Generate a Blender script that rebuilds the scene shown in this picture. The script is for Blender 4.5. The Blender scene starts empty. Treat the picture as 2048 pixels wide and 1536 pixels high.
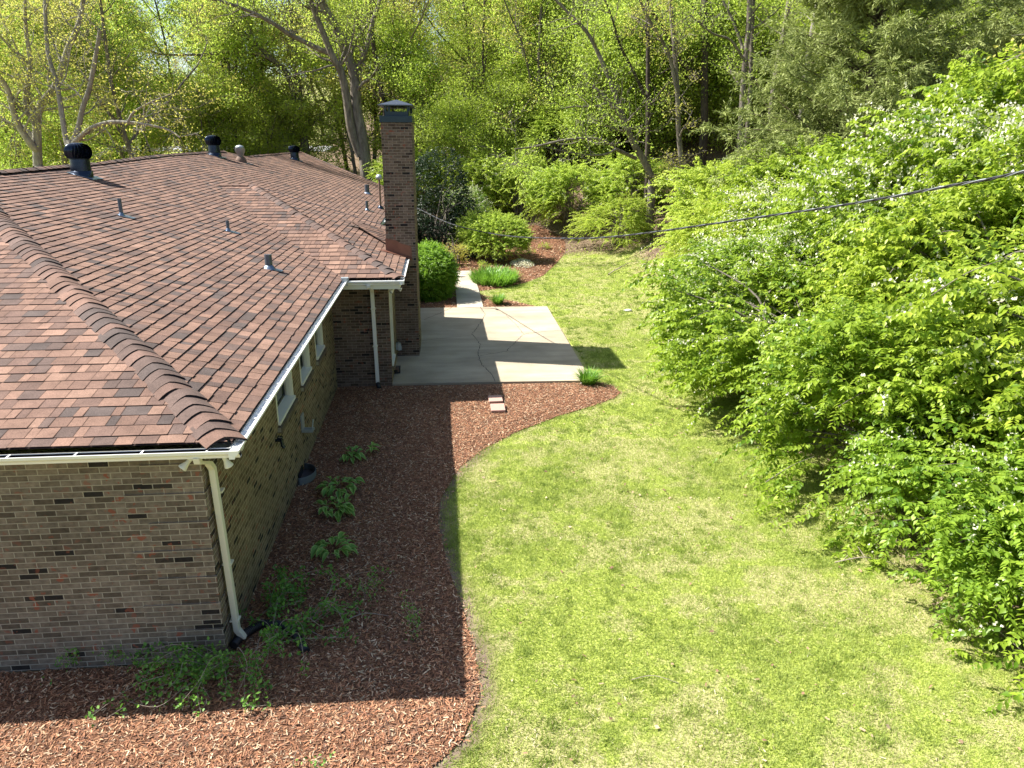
import bpy, math, random
import numpy as np
from mathutils import Vector
rad = math.radians
# ------------------------------------------------------------------ camera, sky, sun, exposure
scn = bpy.context.scene
cam_d = bpy.data.cameras.new("camera"); cam = bpy.data.objects.new("camera", cam_d)
scn.collection.objects.link(cam); scn.camera = cam
CP = (2.5615741727920485, -7.430452298904937, 5.683161858411507)
YAW, PIT, ROL, FPX = 0.09505714591072575, 0.31716632576510345, -0.005019793744431872, 1493.6131279619576
def cam_axes():
    cy, sy, cp, sp = math.cos(YAW), math.sin(YAW), math.cos(PIT), math.sin(PIT)
    f = Vector((sy*cp, cy*cp, -sp)); r = Vector((cy, -sy, 0)); d = f.cross(r)
    cr, sr = math.cos(ROL), math.sin(ROL)
    return f, cr*r+sr*d, -sr*r+cr*d
_f, _r, _d = cam_axes()
from mathutils import Matrix
M = Matrix((_r, -_d, -_f)).transposed().to_4x4(); M.translation = Vector(CP)
cam.matrix_world = M
cam_d.sensor_width = 36; cam_d.lens = 36*FPX/2048
cam_d.clip_start = .1; cam_d.clip_end = 1500

SUN = Vector((-.83, .22, 1)).normalized()
w = bpy.data.worlds.new("World"); scn.world = w; w.use_nodes = True
nt = w.node_tree; bg = nt.nodes['Background']
sky = nt.nodes.new('ShaderNodeTexSky'); sky.sky_type = 'NISHITA'; sky.sun_disc = False
sky.sun_elevation = math.asin(SUN.z); sky.sun_rotation = math.atan2(SUN.x, SUN.y)
sky.air_density = 1.0; sky.dust_density = 1.5; sky.ozone_density = 1.0
nt.links.new(sky.outputs[0], bg.inputs[0]); bg.inputs[1].default_value = .08
sl = bpy.data.lights.new("sun", 'SUN'); sl.energy = 5.0; sl.angle = rad(.53); sl.color = (1, .955, .88)
so = bpy.data.objects.new("sun", sl); scn.collection.objects.link(so)
so.rotation_euler = (-SUN).to_track_quat('-Z', 'Y').to_euler()
scn.view_settings.view_transform = 'Standard'; scn.view_settings.look = 'None'
scn.view_settings.exposure = 1.38; scn.view_settings.gamma = 1
scn.cycles.max_bounces = 8; scn.cycles.diffuse_bounces = 4; scn.cycles.transmission_bounces = 4
scn.cycles.transparent_max_bounces = 4; scn.cycles.caustics_reflective = False; scn.cycles.caustics_refractive = False

# ------------------------------------------------------------------ helpers
COL = scn.collection
def tag(o, label=None, cat=None, group=None, kind=None):
    if label: o['label'] = label
    if cat: o['category'] = cat
    if group: o['group'] = group
    if kind: o['kind'] = kind
    return o
def thing(name, label, cat, loc=(0, 0, 0), rz=0, group=None):
    o = bpy.data.objects.new(name, None); COL.objects.link(o); o.empty_display_size = .2
    o.location = loc; o.rotation_euler = (0, 0, rz)
    return tag(o, label, cat, group)
def copy_tree(o, parent=None):
    c = o.copy(); COL.objects.link(c); c.parent = parent
    for ch in list(o.children): copy_tree(ch, c)
    return c
def place(o, mesh, name, mat, parent=None):
    ob = bpy.data.objects.new(name, mesh); COL.objects.link(ob)
    if mat: mesh.materials.append(mat)
    ob.parent = parent
    return ob
def np_mesh(name, V, F, mat, parent=None, col=None, uv=None, smooth=False):
    """V (n,3), F (m,k) ints all same k, or list of such arrays"""
    me = bpy.data.meshes.new(name)
    V = np.asarray(V, dtype=np.float32).reshape(-1, 3)
    Fs = F if isinstance(F, list) else [F]
    Fs = [np.asarray(f, dtype=np.int32) for f in Fs if len(f)]
    nl = sum(f.size for f in Fs); nf = sum(f.shape[0] for f in Fs)
    me.vertices.add(len(V)); me.vertices.foreach_set('co', V.ravel())
    me.loops.add(nl); me.loops.foreach_set('vertex_index', np.concatenate([f.ravel() for f in Fs]))
    ls = []; off = 0
    for f in Fs:
        ls.append(off+np.arange(f.shape[0])*f.shape[1]); off += f.size
    me.polygons.add(nf); me.polygons.foreach_set('loop_start', np.concatenate(ls).astype(np.int32))
    if smooth: me.polygons.foreach_set('use_smooth', np.ones(nf, dtype=bool))
    me.update(calc_edges=True)
    if col is not None:
        a = me.attributes.new('Col', 'FLOAT_COLOR', 'POINT')
        c = np.ones((len(V), 4), dtype=np.float32); c[:, :3] = col; a.data.foreach_set('color', c.ravel())
    if uv is not None:
        u = me.uv_layers.new(name='UVMap')
        u.data.foreach_set('uv', np.asarray(uv, dtype=np.float32).ravel())
    return place(None, me, name, mat, parent)

class MB:
    """collects polygons; builds one mesh with metre UVs (box projection)"""
    def __init__(s): s.v = []; s.f = []; s.c = []; s.cur = (1, 1, 1); s.sm = []
    def add(s, vs, fs, smooth=False):
        b = len(s.v); s.v += [tuple(p) for p in vs]; s.c += [s.cur]*len(vs)
        s.f += [tuple(b+i for i in f) for f in fs]; s.sm += [smooth]*len(fs)
    def box(s, x0, x1, y0, y1, z0, z1):
        s.add([(x0,y0,z0),(x1,y0,z0),(x1,y1,z0),(x0,y1,z0),(x0,y0,z1),(x1,y0,z1),(x1,y1,z1),(x0,y1,z1)],
              [(0,3,2,1),(4,5,6,7),(0,1,5,4),(1,2,6,5),(2,3,7,6),(3,0,4,7)])
    def obox(s, c, ax, ay, az):
        c = Vector(c); ax, ay, az = Vector(ax), Vector(ay), Vector(az)
        P = [c+i*ax+j*ay+k*az for k in (-1, 1) for i, j in ((-1,-1),(1,-1),(1,1),(-1,1))]
        s.add(P, [(0,3,2,1),(4,5,6,7),(0,1,5,4),(1,2,6,5),(2,3,7,6),(3,0,4,7)])
    def tube(s, pts, rs, n=8, cap=True, smooth=True):
        pts = [Vector(p) for p in pts]
        if not hasattr(rs, '__len__'): rs = [rs]*len(pts)
        rings = []; up = None
        for i, p in enumerate(pts):
            t = (pts[min(i+1, len(pts)-1)]-pts[max(i-1, 0)])
            t = t.normalized() if t.length > 1e-9 else Vector((0,0,1))
            if up is None: up = t.orthogonal().normalized()
            a = (up-t*up.dot(t)); a = a.normalized() if a.length > 1e-6 else t.orthogonal().normalized(); up = a
            b = t.cross(a)
            rings.append([p+rs[i]*(math.cos(2*math.pi*k/n)*a+math.sin(2*math.pi*k/n)*b) for k in range(n)])
        vs = [q for r in rings for q in r]
        fs = [(i*n+k, i*n+(k+1) % n, (i+1)*n+(k+1) % n, (i+1)*n+k) for i in range(len(pts)-1) for k in range(n)]
        s.add(vs, fs, smooth)
        if cap:
            s.add(rings[0], [tuple(range(n))[::-1]]); s.add(rings[-1], [tuple(range(n))])
    def lathe(s, prof, n=24, c=(0,0,0), axis=None, cap=False):
        q = Vector((0,0,1)).rotation_difference(Vector(axis)) if axis is not None else None
        vs = []
        for r, z in prof:
            for k in range(n):
                p = Vector((r*math.cos(2*math.pi*k/n), r*math.sin(2*math.pi*k/n), z))
                if q: p = q@p
                vs.append(p+Vector(c))
        fs = [(i*n+k, i*n+(k+1) % n, (i+1)*n+(k+1) % n, (i+1)*n+k) for i in range(len(prof)-1) for k in range(n)]
        s.add(vs, fs, True)
        if cap: s.add(vs[:n], [tuple(range(n))[::-1]]); s.add(vs[-n:], [tuple(range(n))])
    def prism(s, poly, z0, z1):
        n = len(poly)
        s.add([(x,y,z0) for x,y in poly]+[(x,y,z1) for x,y in poly],
              [tuple(range(n))[::-1], tuple(range(n,2*n))]+[(i,(i+1)%n,n+(i+1)%n,n+i) for i in range(n)])
    def build(s, name, mat, parent=None, uv=False, bevel=0):
        me = bpy.data.meshes.new(name); me.from_pydata(s.v, [], s.f)
        me.polygons.foreach_set('use_smooth', s.sm)
        a = me.attributes.new('Col', 'FLOAT_COLOR', 'POINT')
        for i, c in enumerate(s.c): a.data[i].color = (*c, 1)
        if uv:
            L = me.uv_layers.new(name='UVMap')
            for p in me.polygons:
                n = p.normal
                for li in p.loop_indices:
                    v = me.vertices[me.loops[li].vertex_index].co
                    if abs(n.z) > .7: L.data[li].uv = (v.x, v.y)
                    elif abs(n.x) > abs(n.y): L.data[li].uv = (v.y+.06, v.z)
                    else: L.data[li].uv = (v.x+.0, v.z)
        me.update()
        o = place(None, me, name, mat, parent)
        if bevel:
            m = o.modifiers.new('bevel', 'BEVEL'); m.width = bevel; m.segments = 2; m.limit_method = 'ANGLE'
        return o

# ------------------------------------------------------------------ materials
def new_mat(name):
    m = bpy.data.materials.new(name); m.use_nodes = True
    return m, m.node_tree, m.node_tree.nodes['Principled BSDF'], m.node_tree.links
def N(nt, t, **kw):
    n = nt.nodes.new(t)
    for k, v in kw.items():
        if hasattr(n, k): setattr(n, k, v)
        else: n.inputs[k].default_value = v
    return n
def ramp(nt, stops, interp='LINEAR'):
    r = nt.nodes.new('ShaderNodeValToRGB'); r.color_ramp.interpolation = interp
    e = r.color_ramp.elements
    while len(e) < len(stops): e.new(.5)
    for i, (p, c) in enumerate(stops):
        e[i].position = p; e[i].color = (*c, 1) if hasattr(c, '__len__') else (c, c, c, 1)
    return r
def mix(nt, a, b, fac, mode='MIX'):
    m = nt.nodes.new('ShaderNodeMix'); m.data_type = 'RGBA'; m.blend_type = mode
    for inp, v in ((m.inputs[6], a), (m.inputs[7], b), (m.inputs[0], fac)):
        if isinstance(v, bpy.types.NodeSocket): nt.links.new(v, inp)
        elif hasattr(v, '__len__'): inp.default_value = (*v, 1)
        else: inp.default_value = v
    return m.outputs[2]
def noise(nt, scale, detail=4, rough=.6, vec=None, dist=0):
    n = nt.nodes.new('ShaderNodeTexNoise'); n.inputs['Scale'].default_value = scale
    n.inputs['Detail'].default_value = detail; n.inputs['Roughness'].default_value = rough
    n.inputs['Distortion'].default_value = dist
    if vec is None:
        vec = coord(nt)
    nt.links.new(vec, n.inputs['Vector'])
    return n.outputs[0]
def coord(nt, kind='Object'):
    if kind == 'World':
        return nt.nodes.new('ShaderNodeNewGeometry').outputs['Position']
    return nt.nodes.new('ShaderNodeTexCoord').outputs[kind]
def bump(nt, h, dist, strength=1):
    b = nt.nodes.new('ShaderNodeBump'); b.inputs['Distance'].default_value = dist; b.inputs['Strength'].default_value = strength
    nt.links.new(h, b.inputs['Height']); return b.outputs[0]
def simple(name, col, rough=.5, metal=0, var=.12, scale=6, bmp=0, spec=.5):
    m, nt, b, L = new_mat(name)
    c = mix(nt, tuple(x*(1-var) for x in col), tuple(min(1, x*(1+var)) for x in col), noise(nt, scale))
    L.new(c, b.inputs['Base Color']); b.inputs['Roughness'].default_value = rough; b.inputs['Metallic'].default_value = metal
    b.inputs['Specular IOR Level'].default_value = spec
    if bmp: L.new(bump(nt, noise(nt, scale*8), bmp), b.inputs['Normal'])
    return m
def attr_mat(name, rough=.8, grain=60, gvar=.35, bmp=0, spec=.3):
    m, nt, b, L = new_mat(name)
    a = N(nt, 'ShaderNodeAttribute', attribute_name='Col')
    g = ramp(nt, [(.3, 1-gvar), (.7, 1+gvar)]); L.new(noise(nt, grain, 3, .7), g.inputs[0])
    L.new(mix(nt, a.outputs[0], g.outputs[0], 1, 'MULTIPLY'), b.inputs['Base Color'])
    b.inputs['Roughness'].default_value = rough; b.inputs['Specular IOR Level'].default_value = spec
    if bmp: L.new(bump(nt, noise(nt, grain, 2), bmp), b.inputs['Normal'])
    return m
def brick_mat(name, tint=(1, 1, 1), dark=.065, sootz=None):
    m, nt, b, L = new_mat(name)
    uv = coord(nt, 'UV')
    br = nt.nodes.new('ShaderNodeTexBrick'); L.new(uv, br.inputs['Vector'])
    br.inputs['Scale'].default_value = 1; br.inputs['Brick Width'].default_value = .2032; br.inputs['Row Height'].default_value = .0677
    br.inputs['Mortar Size'].default_value = .0055; br.inputs['Mortar Smooth'].default_value = .15; br.inputs['Bias'].default_value = 0
    br.inputs['Color1'].default_value = (0, 0, 0, 1); br.inputs['Color2'].default_value = (1, 1, 1, 1); br.inputs['Mortar'].default_value = (.5, .5, .5, 1)
    br.offset = .5; br.squash = 1
    T = lambda c: tuple(a*t for a, t in zip(c, tint))
    r = ramp(nt, [(0, (.022, .019, .018)), (dark, (.028, .024, .022)), (dark+.02, T((.095, .075, .058))), (.3, T((.135, .108, .084))), (.5, T((.175, .142, .113))), (.75, T((.21, .172, .138))), (.93, T((.15, .125, .10))), (1, T((.24, .20, .16)))])
    sx = nt.nodes.new('ShaderNodeSeparateXYZ'); L.new(uv, sx.inputs[0])
    def mth(op, a_, b_=None, c_=None):
        n = nt.nodes.new('ShaderNodeMath'); n.operation = op
        for i_, v_ in enumerate((a_, b_, c_)):
            if v_ is None: continue
            if isinstance(v_, bpy.types.NodeSocket): L.new(v_, n.inputs[i_])
            else: n.inputs[i_].default_value = v_
        return n.outputs[0]
    row = mth('FLOOR', mth('DIVIDE', sx.outputs[1], .0677))
    par = mth('SUBTRACT', 1.0, mth('FLOORED_MODULO', row, 2.0))
    col_ = mth('FLOOR', mth('MULTIPLY_ADD', par, .5, mth('DIVIDE', sx.outputs[0], .2032)))
    cv = nt.nodes.new('ShaderNodeCombineXYZ'); L.new(col_, cv.inputs[0]); L.new(row, cv.inputs[1])
    wn = nt.nodes.new('ShaderNodeTexWhiteNoise'); wn.noise_dimensions = '2D'; L.new(cv.outputs[0], wn.inputs['Vector'])
    L.new(wn.outputs['Value'], r.inputs[0])
    # mottling
    n1 = noise(nt, 14, 5, .65, uv)
    rr = ramp(nt, [(.3, .66), (.7, 1.30)]); L.new(n1, rr.inputs[0])
    c = mix(nt, r.outputs[0], rr.outputs[0], 1, 'MULTIPLY')
    # red clay spots
    n2 = noise(nt, 9, 2, .5, uv); n3 = noise(nt, 1.7, 2, .5, uv)
    sp = ramp(nt, [(.615, 0), (.65, 1)]); L.new(n2, sp.inputs[0])
    s2 = ramp(nt, [(.4, .1), (.6, .9)]); L.new(n3, s2.inputs[0])
    f = mix(nt, sp.outputs[0], s2.outputs[0], 1, 'MULTIPLY')
    c = mix(nt, c, (.24, .075, .045), f)
    # mortar
    mo = mix(nt, T((.27, .245, .20)), T((.42, .38, .31)), noise(nt, 5, 4, .6, uv))
    c = mix(nt, c, mo, br.outputs['Fac'])
    # broad weathering
    wr = ramp(nt, [(.3, .76), (.7, 1.16)]); L.new(noise(nt, .8, 4, .6, uv), wr.inputs[0])
    c = mix(nt, c, wr.outputs[0], 1, 'MULTIPLY')
    L.new(c, b.inputs['Base Color']); b.inputs['Roughness'].default_value = .9; b.inputs['Specular IOR Level'].default_value = .2
    inv = nt.nodes.new('ShaderNodeMath'); inv.operation = 'SUBTRACT'; inv.inputs[0].default_value = 1; L.new(br.outputs['Fac'], inv.inputs[1])
    ad = nt.nodes.new('ShaderNodeMath'); ad.operation = 'MULTIPLY_ADD'; L.new(n1, ad.inputs[0]); ad.inputs[1].default_value = .35; L.new(inv.outputs[0], ad.inputs[2])
    L.new(bump(nt, ad.outputs[0], .008, .8), b.inputs['Normal'])
    return m
def leaf_mat(name, dark, light, trans, tw=.42, rough=.5, hue=True, objvar=.12):
    m, nt, b, L = new_mat(name)
    a = N(nt, 'ShaderNodeAttribute', attribute_name='Col')
    sep = nt.nodes.new('ShaderNodeSeparateColor'); L.new(a.outputs[0], sep.inputs[0])
    c = mix(nt, dark, light, sep.outputs[0])
    oi = nt.nodes.new('ShaderNodeObjectInfo')
    ov = ramp(nt, [(0, (1-objvar, 1-objvar*.5, 1-objvar)), (1, (1+objvar, 1+objvar*.5, 1))]); L.new(oi.outputs['Random'], ov.inputs[0])
    c = mix(nt, c, ov.outputs[0], 1, 'MULTIPLY')
    L.new(c, b.inputs['Base Color']); b.inputs['Roughness'].default_value = rough; b.inputs['Specular IOR Level'].default_value = .35
    tr = nt.nodes.new('ShaderNodeBsdfTranslucent')
    L.new(mix(nt, c, trans, .6), tr.inputs[0])
    ms = nt.nodes.new('ShaderNodeMixShader'); ms.inputs[0].default_value = tw
    L.new(b.outputs[0], ms.inputs[1]); L.new(tr.outputs[0], ms.inputs[2])
    L.new(ms.outputs[0], nt.nodes['Material Output'].inputs[0])
    return m
def bark_mat(name, c0, c1, scale=5):
    m, nt, b, L = new_mat(name)
    mp = nt.nodes.new('ShaderNodeMapping'); mp.inputs['Scale'].default_value = (1, 1, .25); L.new(coord(nt), mp.inputs[0])
    n = noise(nt, scale, 6, .7, mp.outputs[0]); n2 = noise(nt, .6, 3)
    r = ramp(nt, [(.3, c0), (.7, c1)]); L.new(n, r.inputs[0])
    r2 = ramp(nt, [(.3, .7), (.7, 1.25)]); L.new(n2, r2.inputs[0])
    L.new(mix(nt, r.outputs[0], r2.outputs[0], 1, 'MULTIPLY'), b.inputs['Base Color']); b.inputs['Roughness'].default_value = .95
    b.inputs['Specular IOR Level'].default_value = .15
    L.new(bump(nt, n, .04), b.inputs['Normal'])
    return m

def shingle_mat():
    m, nt, b, L = new_mat('shingle')
    a = N(nt, 'ShaderNodeAttribute', attribute_name='Col')
    g = ramp(nt, [(.3, .68), (.7, 1.34)]); L.new(noise(nt, 70, 3, .75), g.inputs[0])
    g2 = ramp(nt, [(.3, .80), (.7, 1.18)]); L.new(noise(nt, 4.5, 4, .65), g2.inputs[0])     # blended granules
    mp = nt.nodes.new('ShaderNodeMapping'); mp.inputs['Scale'].default_value = (.25, 1.6, 1); L.new(coord(nt), mp.inputs[0])
    g3 = ramp(nt, [(.35, .86), (.62, 1.08)]); L.new(noise(nt, .8, 5, .65, mp.outputs[0]), g3.inputs[0])   # rain streaks down the slope
    c = mix(nt, a.outputs[0], g.outputs[0], 1, 'MULTIPLY'); c = mix(nt, c, g2.outputs[0], 1, 'MULTIPLY'); c = mix(nt, c, g3.outputs[0], 1, 'MULTIPLY')
    L.new(c, b.inputs['Base Color']); b.inputs['Roughness'].default_value = .93; b.inputs['Specular IOR Level'].default_value = .25
    L.new(bump(nt, noise(nt, 70, 2), .004), b.inputs['Normal'])
    return m
M_brick = brick_mat('brick', (.98, .97, .95))
M_brick_s = brick_mat('brick_side', (1.02, .95, .72))
M_brick_c = brick_mat('brick_chimney', (.80, .71, .68), .075)
M_white = simple('white_paint', (.72, .72, .68), .35, var=.05, scale=2)
M_gutter = simple('gutter_white', (.78, .78, .76), .3, var=.05, scale=3)
M_cream = simple('cream_paint', (.68, .67, .57), .4, var=.08, scale=3)
M_gdark = simple('gutter_inside', (.05, .045, .05), .8, var=.4, scale=9)
M_glass, nt_, b_, L_ = new_mat('window_glass')
b_.inputs['Base Color'].default_value = (.012, .018, .014, 1); b_.inputs['Roughness'].default_value = .04
M_screen = simple('window_screen', (.035, .045, .04), .6)
M_black = simple('black_metal', (.030, .042, .066), .27, .75, var=.2, scale=3)
M_crown = simple('chimney_metal', (.016, .034, .055), .3, .4, var=.2, scale=4)
M_captop = simple('cap_metal', (.07, .08, .10), .42, .6, var=.25, scale=3)
M_steel = simple('galvanised', (.34, .38, .40), .5, .5, var=.2, scale=10)
M_lead = simple('lead_pipe', (.10, .125, .15), .45, .5, var=.4, scale=20)
M_copper = simple('copper_flashing', (.20, .085, .055), .55, .35, var=.35, scale=5)
M_rust = simple('rust_pipe', (.16, .10, .07), .8, 0, var=.4, scale=14)
M_flash = simple('flashing_blue', (.18, .23, .30), .35, .7, var=.2, scale=8)
M_lamp = simple('flood_lamp', (.66, .66, .60), .25, var=.05)
M_drain = simple('drain_black', (.012, .013, .016), .5)
M_wire = simple('wire_black', (.02, .02, .024), .45)
M_wire2 = simple('wire_bare', (.32, .34, .36), .35, .8)
M_shingle = shingle_mat()
M_paver = simple('paver', (.42, .26, .21), .9, var=.12, scale=30, bmp=.003)
M_stone = simple('stone', (.5, .48, .44), .9, var=.2, scale=8)
M_twig = simple('dry_twig', (.30, .25, .20), .9, var=.3, scale=8)
M_chip = attr_mat('mulch_chip', .85, 30, .25)
M_grass = leaf_mat('grass_blade', (.14, .21, .032), (.42, .49, .125), (.48, .62, .12), .30, .6)
M_straw = attr_mat('litter_leaf', .9, 20, .2)
M_honey = leaf_mat('honeysuckle_leaf', (.06, .145, .014), (.38, .48, .06), (.46, .64, .06), .42, .42, objvar=.24)
M_under = leaf_mat('understory_leaf', (.15, .25, .028), (.50, .58, .10), (.56, .72, .09), .48, .5)
M_wood = leaf_mat('wood_leaf', (.25, .38, .05), (.60, .70, .14), (.66, .86, .13), .55, .5)
M_yel = leaf_mat('yellow_leaf', (.32, .34, .06), (.64, .60, .15), (.72, .72, .16), .48, .5)
M_green = leaf_mat('green_leaf', (.09, .19, .02), (.26, .42, .05), (.36, .6, .06), .45, .45)
M_cedar = leaf_mat('cedar_needle', (.14, .18, .055), (.36, .41, .14), (.38, .46, .12), .25, .7)
M_gshrub = leaf_mat('shrub_leaf', (.07, .17, .016), (.26, .42, .05), (.36, .6, .05), .4, .42)
M_dark = leaf_mat('evergreen_leaf', (.012, .028, .012), (.03, .055, .022), (.04, .08, .02), .15, .4)
M_hosta = leaf_mat('hosta_leaf', (.10, .25, .035), (.42, .58, .17), (.25, .4, .08), .25, .4)
M_weed = leaf_mat('weed_leaf', (.06, .17, .025), (.20, .38, .06), (.2, .4, .05), .3, .5)
M_blade = leaf_mat('lily_leaf', (.05, .15, .02), (.20, .38, .05), (.3, .55, .05), .35, .4)
M_blossom = leaf_mat('blossom', (.62, .60, .42), (.85, .84, .70), (.8, .8, .5), .3, .6, objvar=.03)
M_bark = bark_mat('bark_grey', (.075, .062, .048), (.27, .24, .20), 7)
M_barkd = bark_mat('bark_dark', (.03, .024, .02), (.11, .09, .075), 7)
M_barkl = bark_mat('bark_pale', (.15, .135, .105), (.36, .34, .29), 7)
M_cedarb = bark_mat('bark_cedar', (.06, .045, .035), (.16, .12, .09), 9)

# concrete
def concrete(name, col):
    m, nt, b, L = new_mat(name)
    p = coord(nt, 'World')
    mp = nt.nodes.new('ShaderNodeMapping'); mp.inputs['Scale'].default_value = (.35, 1.6, 1); L.new(p, mp.inputs[0])
    st = ramp(nt, [(.32, .78), (.62, 1.08)]); L.new(noise(nt, 1.1, 5, .62, mp.outputs[0]), st.inputs[0])
    fn = ramp(nt, [(.3, .9), (.7, 1.1)]); L.new(noise(nt, 60, 3, .7, p), fn.inputs[0])
    c = mix(nt, col, st.outputs[0], 1, 'MULTIPLY'); c = mix(nt, c, fn.outputs[0], 1, 'MULTIPLY')
    bl = ramp(nt, [(.42, 0), (.7, .55)]); L.new(noise(nt, .55, 4, .6, p), bl.inputs[0])
    c = mix(nt, c, (.20, .17, .12), bl.outputs[0])
    L.new(c, b.inputs['Base Color']); b.inputs['Roughness'].default_value = .9; b.inputs['Specular IOR Level'].default_value = .2
    L.new(bump(nt, noise(nt, 45, 3, .7, p), .002), b.inputs['Normal'])
    return m
M_conc = concrete('concrete_patio', (.43, .365, .27))
M_walk = concrete('concrete_walk', (.47, .42, .34))
M_crack = simple('crack', (.03, .027, .022), 1)
M_road = simple('asphalt', (.30, .30, .30), .9, var=.1, scale=1)

# ------------------------------------------------------------------ terrain
def H(x, y):
    x = np.asarray(x, float); y = np.asarray(y, float)
    back = .085*np.maximum(0, y-33)
    r = np.maximum(0, x-10.2+.06*np.maximum(0, y-20)); right = .22*r*np.clip(r/3, 0, 1)
    right = np.minimum(right, 9+.1*r)
    k = np.clip((y-27)/12, 0, 1)*np.clip((x-4)/6, 0, 1); hill = .21*np.minimum(np.maximum(0, y-27), 75)*k
    bumpy = .05*np.sin(x*.7+1)*np.sin(y*.5)*np.clip((np.maximum(x-7, 0)+np.maximum(y-27, 0))/4, 0, 1)
    return back+right+hill+bumpy-.02
def Hs(x, y): return float(H(x, y))

BED = [(-16,-3.4),(-6,-3.3),(-1,-3.2),(1.2,-2.9),(1.95,-2.4),(2.336,-1.781),(2.654,-1.46),(2.861,-.843),(2.842,-.095),(2.695,.919),(2.543,1.772),(2.402,3.09),(2.443,3.772),(2.789,5.033),(3.315,5.919),(4.086,6.775),(5.041,7.577),(5.9,8.15),(6.491,8.618),(6.72,9.0),(6.62,9.5),(6.28,9.86)]
FARBED = [(4.02,21.6),(4.9,22.1),(6.0,23.2),(7.0,24.9),(7.9,27.6),(8.9,30.6),(9.3,33.2),(8.0,35.5),(4.0,36.5),(1.2,36),(1.4,30),(1.9,26.4),(3.0,26.2),(3.95,26.3)]
SMALLBED = [(4.02,18.5),(6.0,18.5),(5.6,19.0),(4.9,19.9),(4.25,20.6),(4.02,20.9)]
LEFTBED = [(1.35,18.45),(3.06,18.45),(3.1,22),(3.15,26.3),(1.3,26.3)]
def seg_dist(px, py, poly):
    d = np.full(px.shape, 1e9)
    for i in range(len(poly)-1):
        ax, ay = poly[i]; bx, by = poly[i+1]
        dx, dy = bx-ax, by-ay; t = np.clip(((px-ax)*dx+(py-ay)*dy)/(dx*dx+dy*dy), 0, 1)
        d = np.minimum(d, np.hypot(px-ax-t*dx, py-ay-t*dy))
    return d
def inside(px, py, poly):
    c = np.zeros(px.shape, bool); n = len(poly)
    for i in range(n):
        x0, y0 = poly[i]; x1, y1 = poly[(i+1) % n]
        if y0 == y1: continue
        k = ((y0 > py) != (y1 > py)) & (px < (x1-x0)*(py-y0)/(y1-y0)+x0)
        c ^= k
    return c
def vnoise(x, y, s, seed=0):
    """cheap smooth value noise in numpy"""
    x = np.asarray(x)*s; y = np.asarray(y)*s
    xi = np.floor(x).astype(int); yi = np.floor(y).astype(int); fx = x-xi; fy = y-yi
    fx = fx*fx*(3-2*fx); fy = fy*fy*(3-2*fy)
    def h(a, b):
        v = np.sin(a*127.1+b*311.7+seed*74.7)*43758.5453
        return v-np.floor(v)
    return (h(xi,yi)*(1-fx)+h(xi+1,yi)*fx)*(1-fy)+(h(xi,yi+1)*(1-fx)+h(xi+1,yi+1)*fx)*fy
def litter_mask(x, y):
    """0 = lawn, 1 = leaf litter of the wood"""
    e = 9.3-.35*np.clip(8-y, 0, 8)*.3+.9*np.sin(y*.35)*.4
    e = np.where(y > 12, 9.6+.12*(y-12), e)
    m1 = np.clip((x-e+.8*(vnoise(x, y, .9)-.5))/1.2, 0, 1)
    m2 = np.clip((y-(29.0-.0*x)+1.4*(vnoise(x, y, .6, 3)-.5))/1.4, 0, 1)*np.clip((x+3)/2, 0, 1)
    m3 = np.clip((y-33)/2, 0, 1)*np.clip((x+14)/4, 0, 1)
    return np.maximum(m1, np.maximum(m2, m3))

def axis(pts):
    out = []
    for a, b, st in pts: out += list(np.arange(a, b, st))
    return np.array(out+[pts[-1][1]])
gx = axis([(-400,-60,40),(-60,-20,4),(-20,-2,.8),(-2,13,.16),(13,30,.8),(30,80,4),(80,480,40)])
gy = axis([(-60,-12,4),(-12,-4,.8),(-4,32,.16),(32,60,.9),(60,140,5),(140,600,46)])
GX, GY = np.meshgrid(gx, gy)
GZ = H(GX, GY); GZ = GZ+.012*(vnoise(GX, GY, 1.3)-.5)*(litter_mask(GX, GY) < .1)
dirt = 1.3*np.exp(-(seg_dist(GX, GY, BED)/.2)**2)*(GY < 6)+.5*np.exp(-(seg_dist(GX, GY, BED)/.09)**2)
straw = np.clip(vnoise(GX, GY, .5, 5)*.25+vnoise(GX, GY, 1.9, 6)*.4+vnoise(GX, GY, 4.7, 16)*.35, 0, 1)
cc = np.stack([litter_mask(GX, GY), np.clip(dirt, 0, 1), straw], -1).reshape(-1, 3)
nx, ny = len(gx), len(gy)
ii, jj = np.meshgrid(np.arange(nx-1), np.arange(ny-1)); k0 = (jj*nx+ii).ravel()
GF = np.stack([k0, k0+1, k0+nx+1, k0+nx], 1)
mg, nt, b, L = new_mat('ground')
a = N(nt, 'ShaderNodeAttribute', attribute_name='Col'); sp = nt.nodes.new('ShaderNodeSeparateColor'); L.new(a.outputs[0], sp.inputs[0])
p = coord(nt, 'World')
gn = noise(nt, 38, 5, .75, p); gn2 = noise(nt, 5, 5, .7, p); gn3 = noise(nt, .9, 4, .6, p)
g1 = ramp(nt, [(.28, (.10, .14, .02)), (.46, (.24, .30, .045)), (.56, (.38, .42, .10)), (.75, (.55, .52, .24))]); L.new(gn, g1.inputs[0])
dry = ramp(nt, [(.3, (.17, .13, .075)), (.5, (.38, .31, .19)), (.75, (.55, .47, .32))]); L.new(gn, dry.inputs[0])
dm = nt.nodes.new('ShaderNodeMath'); dm.operation = 'MULTIPLY_ADD'; L.new(gn2, dm.inputs[0]); dm.inputs[1].default_value = .9; L.new(sp.outputs[2], dm.inputs[2])
dr = ramp(nt, [(.85, 0), (1.3, .55)]); L.new(dm.outputs[0], dr.inputs[0])
c = mix(nt, g1.outputs[0], dry.outputs[0], dr.outputs[0])
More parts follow.
